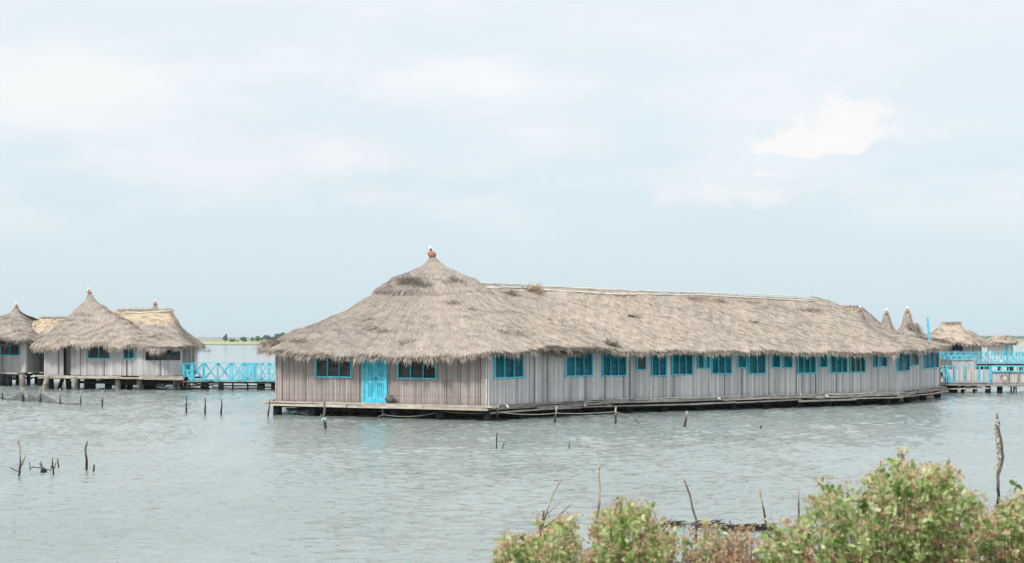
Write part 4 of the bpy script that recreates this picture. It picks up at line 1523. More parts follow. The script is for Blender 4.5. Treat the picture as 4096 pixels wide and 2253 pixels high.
q0, q1 = at(140, 1277, 97), at(285, 1274, 97.5)


def tR2(P, v):
    e = np.clip((0.5 - v) * 14, 0, 1)
    return 1 + 0.25 * e, 0.8 * e - 0.05


eA2 = [(q0.x - 1, 91.5, 3.2), (q1.x + 1.2, 92.5, 3.2), (q1.x + 2.6, 97, 3.2), (q1.x + 1, 102, 3.2), (q0.x, 102, 3.2), (q0.x - 2, 97, 3.2)]
rA2 = thatch_roof(hutA, eA2, q0, q1, prof_r, dens=150, L=0.5, wd=0.03, fringe=100, flen=0.36, tone_fn=tR2, neck=0.2, seed=67)
mb = MB()
mb.tube([at(x, y, 96.6) for x, y in ((165, 1281), (210, 1280), (260, 1279))], 0.05, 7)
mb.build('ridge_pole', 'white', rA2, True)
for i, px in enumerate(range(170, 270, 14)):
    tuft(rA2, at(px, 1275 + random.uniform(-1, 1), 96.9), (0.1, 0, 1), 110, 0.18, 0.014, 'loose_straw', 0.8, 1.15, 0.7, (0.14, 0.1, 0.05), 340 + i)
h1, h2 = [], []
hut_windows(hutA, a0, a1, [(-60, -2, 1424, 1360, 1), (4, 82, 1423, 1360, 2)], h1, 'louvre_dark', 'cyan_dark', seed=110)
hut_windows(hutA, a1, a2, [(138, 174, 1423, 1402, 2)], h2, 'louvre_teal', 'cyan_dark', seed=120)
cane_wall(hutA, a0, a1, D3, 3.6, h1, 'cane_pale', 0.04, 0.085, (), 121)
cane_wall(hutA, a1, a2, D3, 3.6, h2, 'cane_grey', 0.04, 0.085, (), 122)
ba = [a2, np.array([a2[0] + 2.0, 97.5]), np.array([cA.x + 2, 100.0]), np.array([cA.x - 4.6, 99.0]), np.array([cA.x - 6.0, 95.0]), a0]
for i, (A, B) in enumerate(zip(ba[:-1], ba[1:])):
    cane_wall(hutA, A, B, D3, 3.35, (), 'cane_grey', 0.08, 0.14, (), 130 + i)
mb = MB()
floor_slab(mb, [a0, a1 + (0, -0.3), a2 + (0.2, -0.2)] + ba[1:-1], D3 - 0.14, D3 - 0.03, 1)
edge_boards(mb, a0, a1, 0.45, D3 - 0.06, 0.12, 0.5, rd, 2.5, 5, 0.02, 0, 0.1)
edge_boards(mb, a1, a2, 0.3, D3 - 0.05, 0.12, 0.3, rd, 2.5, 5, 0.02, 0, 0.1)
mb.build('deck', ['plank_pale', 'plank_dark'], hutA)
mb = MB()
for off in (-0.3, -1.5, -3.2):
    p, q = along(a0, a1, 0.5, off), along(a0, a1, 6.4, off)
    mb.beam((*p, D3 - 0.22), (*q, D3 - 0.24), 0.14, 0.13)
    mb.beam((*p, D3 - 0.5), (*q, D3 - 0.55), 0.1, 0.09)
mb.build('floor_joists', 'plank_dark', hutA)
for px, mt in ((12, 'stilt'), (36, 'stilt'), (88, 'stilt_pale'), (-60, 'stilt'), (-110, 'stilt'), (163, 'stilt')):
    a = at(px, 1545, 90.8 if px != 163 else 92)
    stilt(hutA, a.x, a.y, D3 - 0.1, 0.22, mt, (0.08 if px == 88 else 0, 0))
for i in range(9):
    p = along(a0, a1, rd.uniform(0.5, 6), -rd.uniform(1.8, 5))
    stilt(hutA, p[0], p[1], D3 - 0.1, 0.15, 'stilt', (0, 0), 7)

# ================================================================== FOOTBRIDGE
Zb = 84.6
dz = H - (1524 - HY) * Zb / F
bridge = thing('footbridge', (-19, Zb, 0), 'bright blue cross braced wooden footbridge between the left huts and the hall', 'footbridge')


def x_rail(parent, x0, x1, Y0, Y1, zb, zt, bay, rd, wd=0.07, mtl='cyan', name='railing', skip=0.0):
    mb = MB()
    n_ = max(1, round(abs(x1 - x0) / bay))
    P_ = lambda i, z: Vector((x0 + (x1 - x0) * i / n_, Y0 + (Y1 - Y0) * i / n_, z))
    mb.beam(P_(0, zt), P_(n_, zt), 0.10, wd * 0.9)
    mb.beam(P_(0, zb), P_(n_, zb), 0.07, wd * 0.8)
    for i in range(n_ + 1):
        mb.beam(P_(i, zb - 0.12), P_(i, zt - wd / 2), 0.075, wd * 1.15, 0, (1, 0, 0))
    for i in range(n_):
        if rd.random() < skip:
            continue
        mb.beam(P_(i + 0.05, zb + 0.02) + Vector((0, -0.05, 0)), P_(i + 0.96, zt - 0.04) + Vector((0, -0.05, 0)), 0.03, wd)
        mb.beam(P_(i + 0.05, zt - 0.04) + Vector((0, 0.05, 0)), P_(i + 0.96, zb + 0.02) + Vector((0, 0.05, 0)), 0.03, wd)
    return mb.build(name, mtl, parent)


xr = lambda px, Z: (px - 2048) / F * Z
rd = random.Random(5)
x_rail(bridge, xr(767, Zb - 0.7), xr(1230, Zb - 0.7), Zb - 0.7, Zb - 0.7, dz + 0.05, dz + 1.22, 0.86, rd, 0.07)
x_rail(bridge, xr(755, Zb + 0.7), xr(1220, Zb + 0.7), Zb + 0.7, Zb + 0.7, dz + 0.05, dz + 1.2, 0.98, rd, 0.055)
mb = MB()   # slanted kickboard, stair stringer near the hut
mb.beam(at(967, 1492, Zb - 0.85), at(946, 1523, Zb - 0.85), 0.04, 0.12)
mb.build('brace', 'cyan', bridge)
mb = MB()
mb.beam(at(725, 1480, Zb - 0.9), at(768, 1484, Zb - 0.8), 0.05, 0.14)
mb.beam(at(735, 1505, Zb - 0.9), at(768, 1502, Zb - 0.8), 0.05, 0.14)
mb.beam(at(728, 1455, Zb - 0.9), at(770, 1455, Zb - 0.8), 0.05, 0.08)
mb.beam(at(733, 1460, Zb - 0.9), at(762, 1520, Zb - 0.8), 0.05, 0.14)
mb.beam(at(733, 1455, Zb - 0.95), at(735, 1502, Zb - 0.95), 0.1, 0.16, 0, (1, 0, 0))
mb.beam(at(768, 1453, Zb - 0.75), at(768, 1524, Zb - 0.75), 0.12, 0.2, 0, (1, 0, 0))
mb.build('stair_railing', 'cyan', bridge)
mb = MB()   # slatted gate
for i in range(13):
    x = 978 + i * 3.1
    mb.beam(at(x, 1519, Zb + 0.1), at(x, 1455, Zb + 0.1), 0.02, 0.022, 0, (1, 0, 0))
mb.beam(at(976, 1456, Zb + 0.1), at(1018, 1456, Zb + 0.1), 0.03, 0.05)
mb.beam(at(1018, 1455, Zb + 0.1), at(1021, 1521, Zb + 0.1), 0.06, 0.16, 0, (1, 0, 0))
mb.build('gate', 'cyan', bridge)
mb = MB()
x = xr(745, Zb)
while x < xr(1235, Zb):
    wd = rd.uniform(0.12, 0.2)
    mb.beam((x + wd / 2, Zb - 0.95 + rd.uniform(-.04, .04), dz - 0.02 + rd.uniform(-.008, .008)), (x + wd / 2, Zb + 0.95, dz - 0.02), wd - 0.02, 0.04, 0)
    x += wd
mb.build('deck', 'plank', bridge)
mb = MB()
for yy_ in (-0.85, 0.85):
    for zz, z2 in ((dz - 0.11, dz - 0.12), (dz - 0.34, dz - 0.30), (dz - 0.5, dz - 0.52)):
        x = xr(715, Zb)
        while x < xr(1230, Zb):
            e = x + rd.uniform(1.5, 3.2)
            mb.beam((x, Zb + yy_, zz + rd.uniform(-.04, .04)), (e, Zb + yy_ + rd.uniform(-.05, .05), z2 + rd.uniform(-.05, .05)), 0.08, 0.09 if zz > dz - 0.2 else 0.055)
            x = e - 0.1
mb.build('bridge_beams', 'plank_dark', bridge)
for px, yo in ((826, -0.3), (885, -0.75), (1038, -0.3), (1100, -0.6), (1180, -0.5), (812, 0.6), (1050, 0.6)):
    stilt(bridge, xr(px, Zb + yo), Zb + yo, dz - 0.08, 0.17, 'stilt')
for px in (760, 808, 934, 993, 1090):
    stilt(bridge, xr(px, Zb), Zb - 0.2, dz - 0.08, 0.06, 'stilt', n=6)

# ================================================================== RIGHT SIDE
# two pavilions whose roofs rise behind the far end of the hall


def hidden_body(parent, c, r, z1, n=8, z0=0.9, mtl='cane_grey'):
    for i in range(n):
        a, b = 2 * math.pi * i / n, 2 * math.pi * (i + 1) / n
        A = np.array([c[0] + r * math.cos(a), c[1] + r * math.sin(a)])
        B = np.array([c[0] + r * math.cos(b), c[1] + r * math.sin(b)])
        cane_wall(parent, A, B, z0, z1, (), mtl, 0.09, 0.15, (), 200 + i)
    mb = MB()
    floor_slab(mb, [(c[0] + (r + 0.3) * math.cos(2 * math.pi * i / n), c[1] + (r + 0.3) * math.sin(2 * math.pi * i / n)) for i in range(n)], z0 - 0.14, z0 - 0.02)
    mb.build('deck', 'plank', parent)
    for i in range(n):
        a = 2 * math.pi * i / n
        stilt(parent, c[0] + (r - 0.2) * math.cos(a), c[1] + (r - 0.2) * math.sin(a), z0 - 0.1, 0.15, 'stilt', n=7)


Ze = 98.0
cE = at(3400, 1300, Ze)
hutE = thing('pavilion', (cE.x, cE.y, 0), 'grey thatched pavilion rising just behind the right end of the long hall roof', 'pavilion')


def tG(P, v):
    return np.ones(len(P)) * 0.92, np.zeros(len(P)) - 0.15


e0, e1 = at(3375, 1231, Ze), at(3432, 1231, Ze)
eE = [(e0.x - 4.0, Ze - 4.0, 3.2), (e1.x + 3.4, Ze - 4.2, 3.2), (e1.x + 5.2, Ze, 3.2), (e1.x + 3.5, Ze + 4, 3.2), (e0.x - 4, Ze + 4, 3.2), (e0.x - 5.5, Ze, 3.2)]
rE = thatch_roof(hutE, eE, e0, e1, [(0, 0), (0.05, 0.03), (0.3, 0.42), (0.6, 0.72), (1, 1)], dens=110, L=0.5, wd=0.03, fringe=70, tone_fn=tG, neck=0.2, seed=71)
hidden_body(hutE, (cE.x, cE.y), 4.0, 3.3)
for i in range(5):
    tuft(rE, at(3375 + i * 14, 1232, Ze - 0.1), (0, 0, 1), 70, 0.2, 0.02, 'loose_straw', 0.6, 0.8, 0.3, (0.15, 0.1, 0.03), 400 + i)
prof_s = [(0, 0), (0.06, 0.30), (0.12, 0.52), (0.22, 0.64), (0.5, 0.80), (1, 1)]


def spire(name, px, ypot, Z, r, ze, label, seed, extra=None):
    c = at(px, ypot, Z)
    t_ = thing(name, (c.x, c.y, 0), label, 'pavilion', 'small spired pavilions behind the hall')
    rr = thatch_roof(t_, ring_pts((c.x, c.y), r, range(0, 360, 45), ze), tuple(c), tuple(c), prof_s, dens=170, L=0.55, wd=0.028, fringe=80,
                     tone_fn=tG, neck=0.2, seed=seed)
    finial(rr, (c.x, c.y, c.z - 0.05), 0.58, (0, 0), gr=0.09)
    hidden_body(t_, (c.x, c.y), r - 0.7, ze + 0.1)
    return t_, rr


spire('pavilion', 3441, 1248, 93.0, 3.2, 3.3, 'small pavilion with an orange pot spire in front of the grey hump behind the hall', 81)
spire('pavilion', 3546, 1260, 92.0, 2.9, 3.3, 'middle one of the three clay pot spires behind the right end of the hall', 85)
t3, r3 = spire('pavilion', 3630, 1252, 90.5, 2.6, 3.3, 'spired pavilion with ragged straw flank nearest the blue pole behind the hall', 89)
c_ = at(3647, 1300, 90.0)
tuft(r3, (c_.x, c_.y, c_.z), (0.45, -0.1, -0.9), 500, 0.75, 0.022, 'loose_straw', 0.22, 0.85, 0.35, (0.16, 0.1, 0.08), 500)
tuft(r3, (c_.x + 0.1, c_.y - 0.1, c_.z - 0.35), (0.3, 0, -1), 160, 0.35, 0.02, 'loose_straw', 0.3, 0.35, 0.4, (0.12, 0.1, 0.1), 501)

# blue pole standing behind the hall
mb = MB()
a, b = at(3710.5, 1270, 88), at(3715, 1340, 88)
mb.beam(a, b + (b - a) * 2.6, 0.12, 0.12, 0, (1, 0, 0))
tag(mb.build('pole', 'cyan'), 'square bright blue pole sticking up behind the right end of the hall roof', 'pole')

# hut C
Zc_ = 110.0
cC = at(3800, 1300, Zc_ + 2.2)
hutC = thing('bamboo_hut', (cC.x, cC.y, 0), 'square bamboo hut with a flat topped thatch and blue cushions in its opening', 'hut')
c0, c1 = at(3777, 1291, Zc_ + 2.2), at(3829, 1290, Zc_ + 2.2)
eC = [(xr(3672, Zc_), Zc_ + 0.2, 3.2), (xr(3860, Zc_ - .8), Zc_ - 0.8, 3.22), (xr(3935, Zc_ + .2), Zc_ + 0.2, 3.06), (xr(3950, Zc_ + 3), Zc_ + 3, 3.1), (xr(3900, Zc_ + 5), Zc_ + 5.6, 3.2), (xr(3700, Zc_ + 5), Zc_ + 5.2, 3.2)]


def tC(P, v):
    return np.ones(len(P)) * 1.06, np.zeros(len(P)) + 0.30


rC = thatch_roof(hutC, eC, c0, c1, [(0, 0), (0.04, 0.16), (0.10, 0.23), (0.35, 0.45), (0.6, 0.63), (0.85, 0.84), (1, 1)], dens=150, L=0.5, wd=0.03, fringe=110, flen=0.26,
                 tone_fn=tC, neck=0.25, seed=91, thick=0.3)
for i in range(6):
    tuft(rC, c0.lerp(c1, i / 5) + Vector((0, -0.2, 0.02)), (0, -0.15, -1), 120, 0.24, 0.02, 'ridge_straw', 0.25, 0.95, 0.45, (0.12, 0.08, 0.03), 600 + i)
DC = H - (1455 - HY) * Zc_ / F
wc = [np.array([xr(3782, Zc_ + 1), Zc_ + 1]), np.array([xr(3857, Zc_ + .3), Zc_ + 0.3]), np.array([xr(3924, Zc_ + 1.2), Zc_ + 1.2]), np.array([xr(3900, Zc_ + 4.6), Zc_ + 4.8]), np.array([xr(3760, Zc_ + 4.6), Zc_ + 4.6])]
s0, _ = hit(3797, wc[0], wc[1])
s1, _ = hit(3853, wc[0], wc[1])
zo0, zo1 = H - (1403 - HY) * Zc_ / F, H - (1358 - HY) * Zc_ / F
cane_wall(hutC, wc[0], wc[1], DC, 3.2, [(s0, s1, zo0, zo1)], 'cane_pale', 0.06, 0.11, (), 211, posts=[0.05, s0 - 0.05, s1 + 0.05])
hl = []
hut_windows(hutC, wc[1], wc[2], [(3863, 3879, 1386, 1359, 1)], hl, 'louvre_dark', 'plank', seed=215)
cane_wall(hutC, wc[1], wc[2], DC, 3.2, hl, 'cane_grey', 0.06, 0.11, (), 212, posts=[0.03])
for i in range(2, 5):
    cane_wall(hutC, wc[i], wc[(i + 1) % 5], DC, 3.2, (), 'cane_grey', 0.08, 0.13, (), 212 + i)
mb = MB()
floor_slab(mb, [w_ for w_ in wc], DC - 0.15, DC - 0.02)
mb.build('deck', 'plank', hutC)
for w_ in wc:
    stilt(hutC, w_[0], w_[1], DC - 0.1, 0.15, 'stilt', n=7)
# cushions
for px, w_, nm in ((3828, 0.4, 'left'), (3840, 0.36, 'middle'), (3850, 0.32, 'right')):
    c = at(px, 1396, Zc_ + 1.1)
    mb = MB()
    prof = [(0.02, -0.24), (0.19, -0.21), (0.24, -0.1), (0.25, 0.05), (0.22, 0.17), (0.02, 0.2)]
    mb.lathe(c, prof, 10)
    tag(mb.build('cushion', 'blue', smooth=True), nm + ('most' if nm != 'middle' else '') + ' of three blue cushions in the bamboo hut opening', 'cushion', 'blue cushions')

# hut D
Zd = 122.0
cD = at(3996, 1300, Zd + 1.5)
hutD = thing('small_hut', (cD.x, cD.y, 0), 'small pale walled kiosk hut with low thatch and blue posts at the right edge', 'hut')
eD = [(xr(3938, Zd), Zd - 0.6, 3.02), (xr(4000, Zd), Zd - 0.9, 3.05), (xr(4062, Zd), Zd - 0.4, 3.12), (xr(4062, Zd + 3), Zd + 3.2, 3.15), (xr(3936, Zd + 3), Zd + 3.2, 3.1)]
d0, d1 = at(3982, 1341, Zd + 1.5), at(4006, 1341, Zd + 1.5)
rD = thatch_roof(hutD, eD, d0, d1, [(0, 0), (0.04, 0.12), (0.4, 0.42), (0.7, 0.62), (1, 1)], dens=150, L=0.4, wd=0.03, fringe=110, flen=0.22, tone_fn=tC, neck=0.2, seed=95, thick=0.26)
DD = H - (1452 - HY) * Zd / F
wd4 = [(xr(3953, Zd), Zd), (xr(4048, Zd), Zd), (xr(4046, Zd + 2.6), Zd + 2.6), (xr(3955, Zd + 2.6), Zd + 2.6)]
mb = MB()
for i in range(4):
    a, b = wd4[i], wd4[(i + 1) % 4]
    mb.beam((a[0], a[1], (DD + 3.1) / 2), (b[0], b[1], (DD + 3.1) / 2), 0.06, 3.1 - DD)
mb.build('wall', 'cream', hutD)
for px in (4027, 4050):
    mb = MB()
    mb.beam(at(px, 1452, Zd - 0.08), at(px, 1372, Zd - 0.08), 0.09, 0.12 if px == 4027 else 0.07, 0, (1, 0, 0))
    mb.build('post', 'cyan', hutD)
mb = MB()
mb.beam(at(3951, 1452, Zd - 0.08), at(3951, 1378, Zd - 0.08), 0.09, 0.09, 0, (1, 0, 0))
mb.build('post', 'stake_pale', hutD)
mb = MB()
floor_slab(mb, [(xr(3945, Zd), Zd - .3), (xr(4056, Zd), Zd - .3), (xr(4056, Zd), Zd + 3), (xr(3945, Zd), Zd + 3)], DD - 0.16, DD - 0.02)
mb.build('deck', 'plank', hutD)
for x_, y_ in wd4:
    stilt(hutD, x_, y_, DD - 0.1, 0.14, 'stilt', n=7)

# upper walkway with blue cross railings
Zu = 106.0
DU = H - (1453 - HY) * Zu / F
upw = thing('walkway', (xr(3990, Zu), Zu, 0), 'upper walkway with blue zigzag railings in front of the two right huts', 'walkway')
rd = random.Random(15)
x_rail(upw, xr(3735, Zu), xr(4300, Zu), Zu - 0.6, Zu - 0.6, DU + 0.08, DU + 0.94, 0.52, rd, 0.05)
x_rail(upw, xr(3740, Zu), xr(4300, Zu), Zu + 0.9, Zu + 0.9, DU + 0.08, DU + 0.92, 1.1, rd, 0.035)
mb = MB()
x = xr(3735, Zu)
while x < xr(4300, Zu):
    wd = rd.uniform(0.14, 0.22)
    mb.beam((x + wd / 2, Zu - 0.9, DU - 0.03), (x + wd / 2, Zu + 1.1, DU - 0.03), wd - 0.02, 0.05)
    x += wd
mb.build('deck', 'plank', upw)
mb = MB()
for yy_ in (-0.8, 0.9):
    mb.beam((xr(3735, Zu), Zu + yy_, DU - 0.13), (xr(4300, Zu), Zu + yy_, DU - 0.15), 0.1, 0.13)
mb.build('walkway_beams', 'plank_dark', upw)
for px in (3860, 3905, 3938, 3998, 4035, 4085, 4130, 4200):
    for yy_ in (-0.7, 0.8):
        stilt(upw, xr(px, Zu + yy_), Zu + yy_, DU - 0.1, 0.16, 'stilt', n=7)
mb = MB()      # white pipe beside it
mb.beam(at(3890, 1434, Zu - 1.0), at(3898, 1452, Zu - 1.0), 0.06, 0.14)
mb.build('kick_board', 'white', upw)

# terrace platform between the two walkways with a bamboo parapet
Zt = 92.0
DT = H - (1505 - HY) * Zt / F
ter = thing('terrace', (xr(3830, Zt), Zt, 0), 'bamboo walled terrace with a thin blue handrail between the two right walkways', 'terrace')
ta, tb, tcn = np.array([xr(3700, Zt), Zt]), np.array([xr(3897, Zt), Zt]), np.array([xr(3905, Zt + 5), Zt + 5])
ztp = H - (1440 - HY) * Zt / F
cane_wall(ter, ta, tb, DT - 0.3, ztp, (), 'cane_pale', 0.05, 0.1, (), 221, name='parapet')
cane_wall(ter, tb, tcn, DT - 0.3, ztp, (), 'cane_grey', 0.05, 0.1, (), 222, name='parapet')
mb = MB()
mb.beam(at(3764, 1424, Zt - 0.1), at(3894, 1422, Zt - 0.1), 0.07, 0.075)
for px in (3772, 3800, 3830, 3862, 3894):
    mb.beam(at(px, 1444, Zt - 0.1), at(px, 1421, Zt - 0.1), 0.06, 0.055, 0, (1, 0, 0))
mb.beam(at(3764, 1438, Zt - 0.1), at(3894, 1437, Zt - 0.1), 0.05, 0.05)
mb.build('railing', 'cyan', ter)
mb = MB()
floor_slab(mb, [ta + (0, -0.2), tb + (0.2, -0.2), tcn, (ta[0], Zt + 5)], DT - 0.18, DT - 0.02)
mb.build('deck', 'plank', ter)
for px in (3720, 3770, 3830, 3890):
    stilt(ter, xr(px, Zt), Zt + 0.3, DT - 0.1, 0.16, 'stilt', n=7)

# lower walkway
Zl = 79.4
DL = H - (1530 - HY) * Zl / F
low = thing('walkway', (xr(3960, Zl), Zl, 0), 'lower walkway with blue posts and a bamboo parapet bearing a wooden diamond', 'walkway')
rd = random.Random(25)
la, lb, lc = np.array([xr(3740, Zl + 1.9), Zl + 1.9]), np.array([xr(3962, Zl + 1.7), Zl + 1.7]), np.array([xr(4330, Zl), Zl])
zl1 = H - (1478 - HY) * (Zl + 1.8) / F
cane_wall(low, la, lb, DL, zl1, (), 'cane_pale', 0.05, 0.1, (), 231, name='parapet')
lf0, lf1 = np.array([xr(3966, Zl), Zl]), np.array([xr(4330, Zl - .4), Zl - .4])
zl2 = H - (1487 - HY) * Zl / F
cane_wall(low, lf0, lf1, DL, zl2, (), 'cane_pale', 0.05, 0.1, (), 232, name='parapet')
mb = MB()
zt0 = H - (1465 - HY) * Zl / F
ztm = H - (1485.5 - HY) * Zl / F
mb.beam((xr(3750, Zl), Zl - 0.1, zt0), (xr(3966, Zl), Zl - 0.1, zt0 + 0.01), 0.1, 0.05)
mb.beam((xr(3966, Zl), Zl - 0.1, zt0 + 0.01), (xr(4330, Zl), Zl - 0.5, zt0 - 0.03), 0.1, 0.085)
mb.beam((xr(3966, Zl), Zl - 0.1, ztm), (xr(4330, Zl), Zl - 0.5, ztm), 0.09, 0.07)
mb.beam((xr(3752, Zl), Zl - 0.1, DL + 0.0), (xr(3806, Zl), Zl - 0.1, DL + 0.02), 0.1, 0.07)
for px, w_, yb in ((3791, 0.06, 1530), (3821, 0.10, 1529), (3857, 0.055, 1529), (3917, 0.12, 1530), (3936, 0.06, 1530), (3961, 0.17, 1536), (4003, 0.10, 1485),
                   (4036, 0.04, 1485), (4070, 0.07, 1485), (4086, 0.07, 1485), (4140, 0.1, 1530), (4200, 0.1, 1530)):
    mb.beam(at(px, 1463, Zl - 0.1), at(px, yb, Zl - 0.1), 0.09, w_, 0, (1, 0, 0))
mb.build('railing', 'cyan', low)
mb = MB()
for (x0, y0, x1, y1, w_) in ((3779, 1465, 3756, 1526, 0.16), (3779, 1465, 3806, 1530, 0.17), (3757, 1480, 3785, 1530, 0.12), (3781, 1465, 3783, 1528, 0.18), (3961, 1510, 3953, 1536, 0.16)):
    mb = MB()
    mb.beam(at(x0, y0, Zl - 0.3), at(x1, y1, Zl - 0.3), 0.05, w_)
    mb.build('brace', 'cyan', low)
mb = MB()
for px in (3864, 4072):
    mb = MB()
    mb.beam(at(px, 1468, Zl - 0.2), at(px, 1530, Zl - 0.2), 0.08, 0.09, 0, (1, 0, 0))
    mb.build('post', 'stake_pale', low)
mb = MB()
pts = [(4018, 1491), (4035, 1511), (4018, 1526), (4001, 1508)]
for i in range(4):
    a, b = pts[i], pts[(i + 1) % 4]
    mb.beam(at(*a, Zl - 0.12), at(*b, Zl - 0.12), 0.04, 0.06)
mb.build('diamond_frame', 'stake_pale', low)
mb = MB()
x = xr(3735, Zl)
while x < xr(4340, Zl):
    wd = rd.uniform(0.14, 0.22)
    mb.beam((x + wd / 2, Zl - 0.35 + rd.uniform(-.04, .04), DL - 0.03), (x + wd / 2, Zl + 2.2, DL - 0.03), wd - 0.02, 0.05)
    x += wd
mb.build('deck', 'plank', low)
mb = MB()
for yy_ in (-0.3, 0.9, 2.0):
    mb.beam((xr(3740, Zl), Zl + yy_, DL - 0.12), (xr(3966, Zl), Zl + yy_, DL - 0.16), 0.1, 0.1)
    mb.beam((xr(3966, Zl), Zl + yy_, DL - 0.15), (xr(4340, Zl), Zl + yy_, DL - 0.17), 0.1, 0.18)
    mb.beam((xr(3740, Zl), Zl + yy_ + .1, DL - 0.42), (xr(3950, Zl), Zl + yy_, DL - 0.36), 0.07, 0.08)
mb.build('walkway_beams', 'plank', low)
for px, yy_, mt, r_ in ((3782, 0, 'stilt', .17), (3804, 0.5, 'stilt', .2), (3818, 0.8, 'stilt', .2), (3854, 0, 'stilt', .17), (3952, -0.1, 'stilt', .18), (3999, 0, 'stilt', .18),
                        (4150, 0, 'stilt', .18), (3860, -0.2, 'stilt_pale', .05), (3904, -0.2, 'stilt_pale', .05), (4045, 0.2, 'stilt_pale', .06), (4061, -0.2, 'stilt_pale', .06),
                        (3780, 1.8, 'stilt', .15), (3900, 1.8, 'stilt', .15), (4060, 1.8, 'stilt', .12)):
    stilt(low, xr(px, Zl + yy_), Zl + yy_, DL - 0.08, r_, mt, n=8)
mb = MB()
mb.beam(at(3759.5, 1437, 78.5), at(3759.5, 1536, 78.5), 0.06, 0.09, 0, (1, 0, 0))
tag(mb.build('board', 'orange'), 'narrow upright orange board just right of the hall corner', 'board')

# ================================================================== STAKES, ROPE, NET
def stake(pts, r, label, mtl='stake', cat='stake', name='stake', group='weathered stakes standing in the water', branches=(), Z=None, wob=0.5):
    """pts: photo pixels from the top down; the last one is where it enters the water"""
    Z = Z or depth(pts[-1][1])
    r = r * 0.8
    wob = wob * 0.7
    P_ = [at(x, y, Z) for x, y in pts]
    c = Vector((P_[-1].x, P_[-1].y, 0))
    P_.append(P_[-1] + Vector((0, 0, -0.35)))
    Q_ = []
    rd = random.Random(int(pts[0][0] * 7 + pts[0][1]))
    for a, b in zip(P_[:-1], P_[1:]):
        n_ = max(2, int((b - a).length / 0.12))
        for i in range(n_):
            Q_.append(a.lerp(b, i / n_) + Vector((rd.uniform(-1, 1), rd.uniform(-1, 1), 0)) * r * wob * (0 if i == 0 and a is P_[0] else 1))
    Q_.append(P_[-1])
    rr = [r * (0.72 + 0.35 * i / len(Q_)) * rd.uniform(0.88, 1.12) for i in range(len(Q_))]
    mb = MB()
    mb.tube(Q_, rr, 7)
    for br in branches:
        bp = [at(x, y, Z) + Vector((0, -0.04 * i, 0)) for i, (x, y) in enumerate(br)]
        n_ = len(bp)
        mb.tube(bp, [r * (0.35 + 0.4 * i / (n_ - 1)) for i in range(n_)], 5)
    o = mb.build(name, mtl, None, True)
    # put the origin at the base
    for v in o.data.vertices:
        v.co -= c
    o.location = c
    return tag(o, label, cat, group)


S = stake
S([(6.5, 1549), (11, 1600)], 0.055, 'leftmost stake of the fishing net row, at the left edge of the view', 'stake_pale')
S([(90, 1552), (92, 1606)], 0.08, 'thick pale topped stake holding the highest peak of the fishing net', 'stake_pale')
S([(161, 1549), (161, 1609)], 0.055, 'third stake of the net row, in front of the hut stilts', 'stake_pale')
S([(239, 1554), (241, 1617)], 0.055, 'fourth stake of the net row, where the net sinks into the water', 'stake_pale')
S([(324, 1562), (322, 1620)], 0.05, 'fifth and slightly leaning stake just past the end of the net', 'stake_pale')
S([(409, 1562), (409, 1628)], 0.055, 'lone straight stake in front of the double coned hut, right of the net', 'stake_pale')
S([(746, 1585), (745, 1652)], 0.05, 'left one of three upright stakes below the blue footbridge')
S([(822, 1591), (820, 1658)], 0.055, 'middle one of three upright stakes below the blue footbridge')
S([(886, 1596), (885, 1661)], 0.055, 'right one of three upright stakes below the blue footbridge')
S([(1079, 1599), (1072, 1666)], 0.05, 'leaning stake beside the left corner of the hall deck')
o11 = S([(1298, 1606), (1297, 1650), (1296, 1678), (1302, 1715)], 0.065, 'forked stake with a pale cloth tied round it, in front of the hall',
        branches=[((1283, 1656), (1289, 1668), (1298, 1686))])
Zk = depth(1715)
mb = MB()
cc_ = at(1297, 1680, Zk)
mb.lathe(cc_, [(0.05, -0.08), (0.11, -0.03), (0.1, 0.02), (0.12, 0.05), (0.06, 0.09)], 9)
mb.beam(cc_ + Vector((0.08, 0, 0.02)), cc_ + Vector((0.17, 0, -0.08)), 0.03, 0.05)
tag(mb.build('rag', 'cloth', smooth=True), 'faded blue rag knotted round the forked stake', 'rag')
S([(1528, 1610), (1530, 1640), (1534, 1673)], 0.06, 'roped stake straight below the blue door, first to carry the rope', 'stake_pale', group='stakes carrying the rope')
S([(1770, 1613), (1768, 1678)], 0.06, 'roped stake before the front wall between the blue door and near corner', 'stake_pale', group='stakes carrying the rope')
S([(1993, 1619), (1989, 1684)], 0.06, 'roped stake standing just right of the near corner of the hall', 'stake_pale', group='stakes carrying the rope')
S([(2227, 1626), (2219, 1694)], 0.06, 'leaning roped stake below the wall gap between two wide teal windows', 'stake_pale', group='stakes carrying the rope')
S([(2464, 1629), (2462, 1697)], 0.06, 'rightmost stake of those carrying the rope', 'stake_pale', group='stakes carrying the rope')
S([(2748, 1645), (2740, 1706)], 0.065, 'leaning stake with driftwood at its foot, right of the roped stakes', 'stake_pale', branches=[((2729, 1704), (2735, 1705), (2742, 1706))])
S([(3045, 1703), (3041, 1712)], 0.05, 'tiny dark stub barely out of the water before the long wall')
S([(2539, 1675), (2550, 1688), (2558, 1698)], 0.022, 'thin fallen twig slanting into the water past the last roped stake')
S([(1987, 1728), (1987, 1765), (1986, 1794)], 0.03, 'thin upright stick in open water below the near corner of the hall', wob=0.3)
S([(2019, 1766), (2008, 1794)], 0.02, 'short slanting twig beside the thin upright stick')
S([(2278, 1773), (2276, 1792)], 0.025, 'short dark stub alone in open water in the middle of the view')
S([(70, 1760), (80, 1783), (82, 1826), (80, 1875), (76, 1905)], 0.032, 'tall bent bare branch leftmost in the near water', 'stake_pale',
  branches=[((111, 1802), (100, 1835), (82, 1880)), ((66, 1752), (71, 1765), (76, 1776))])
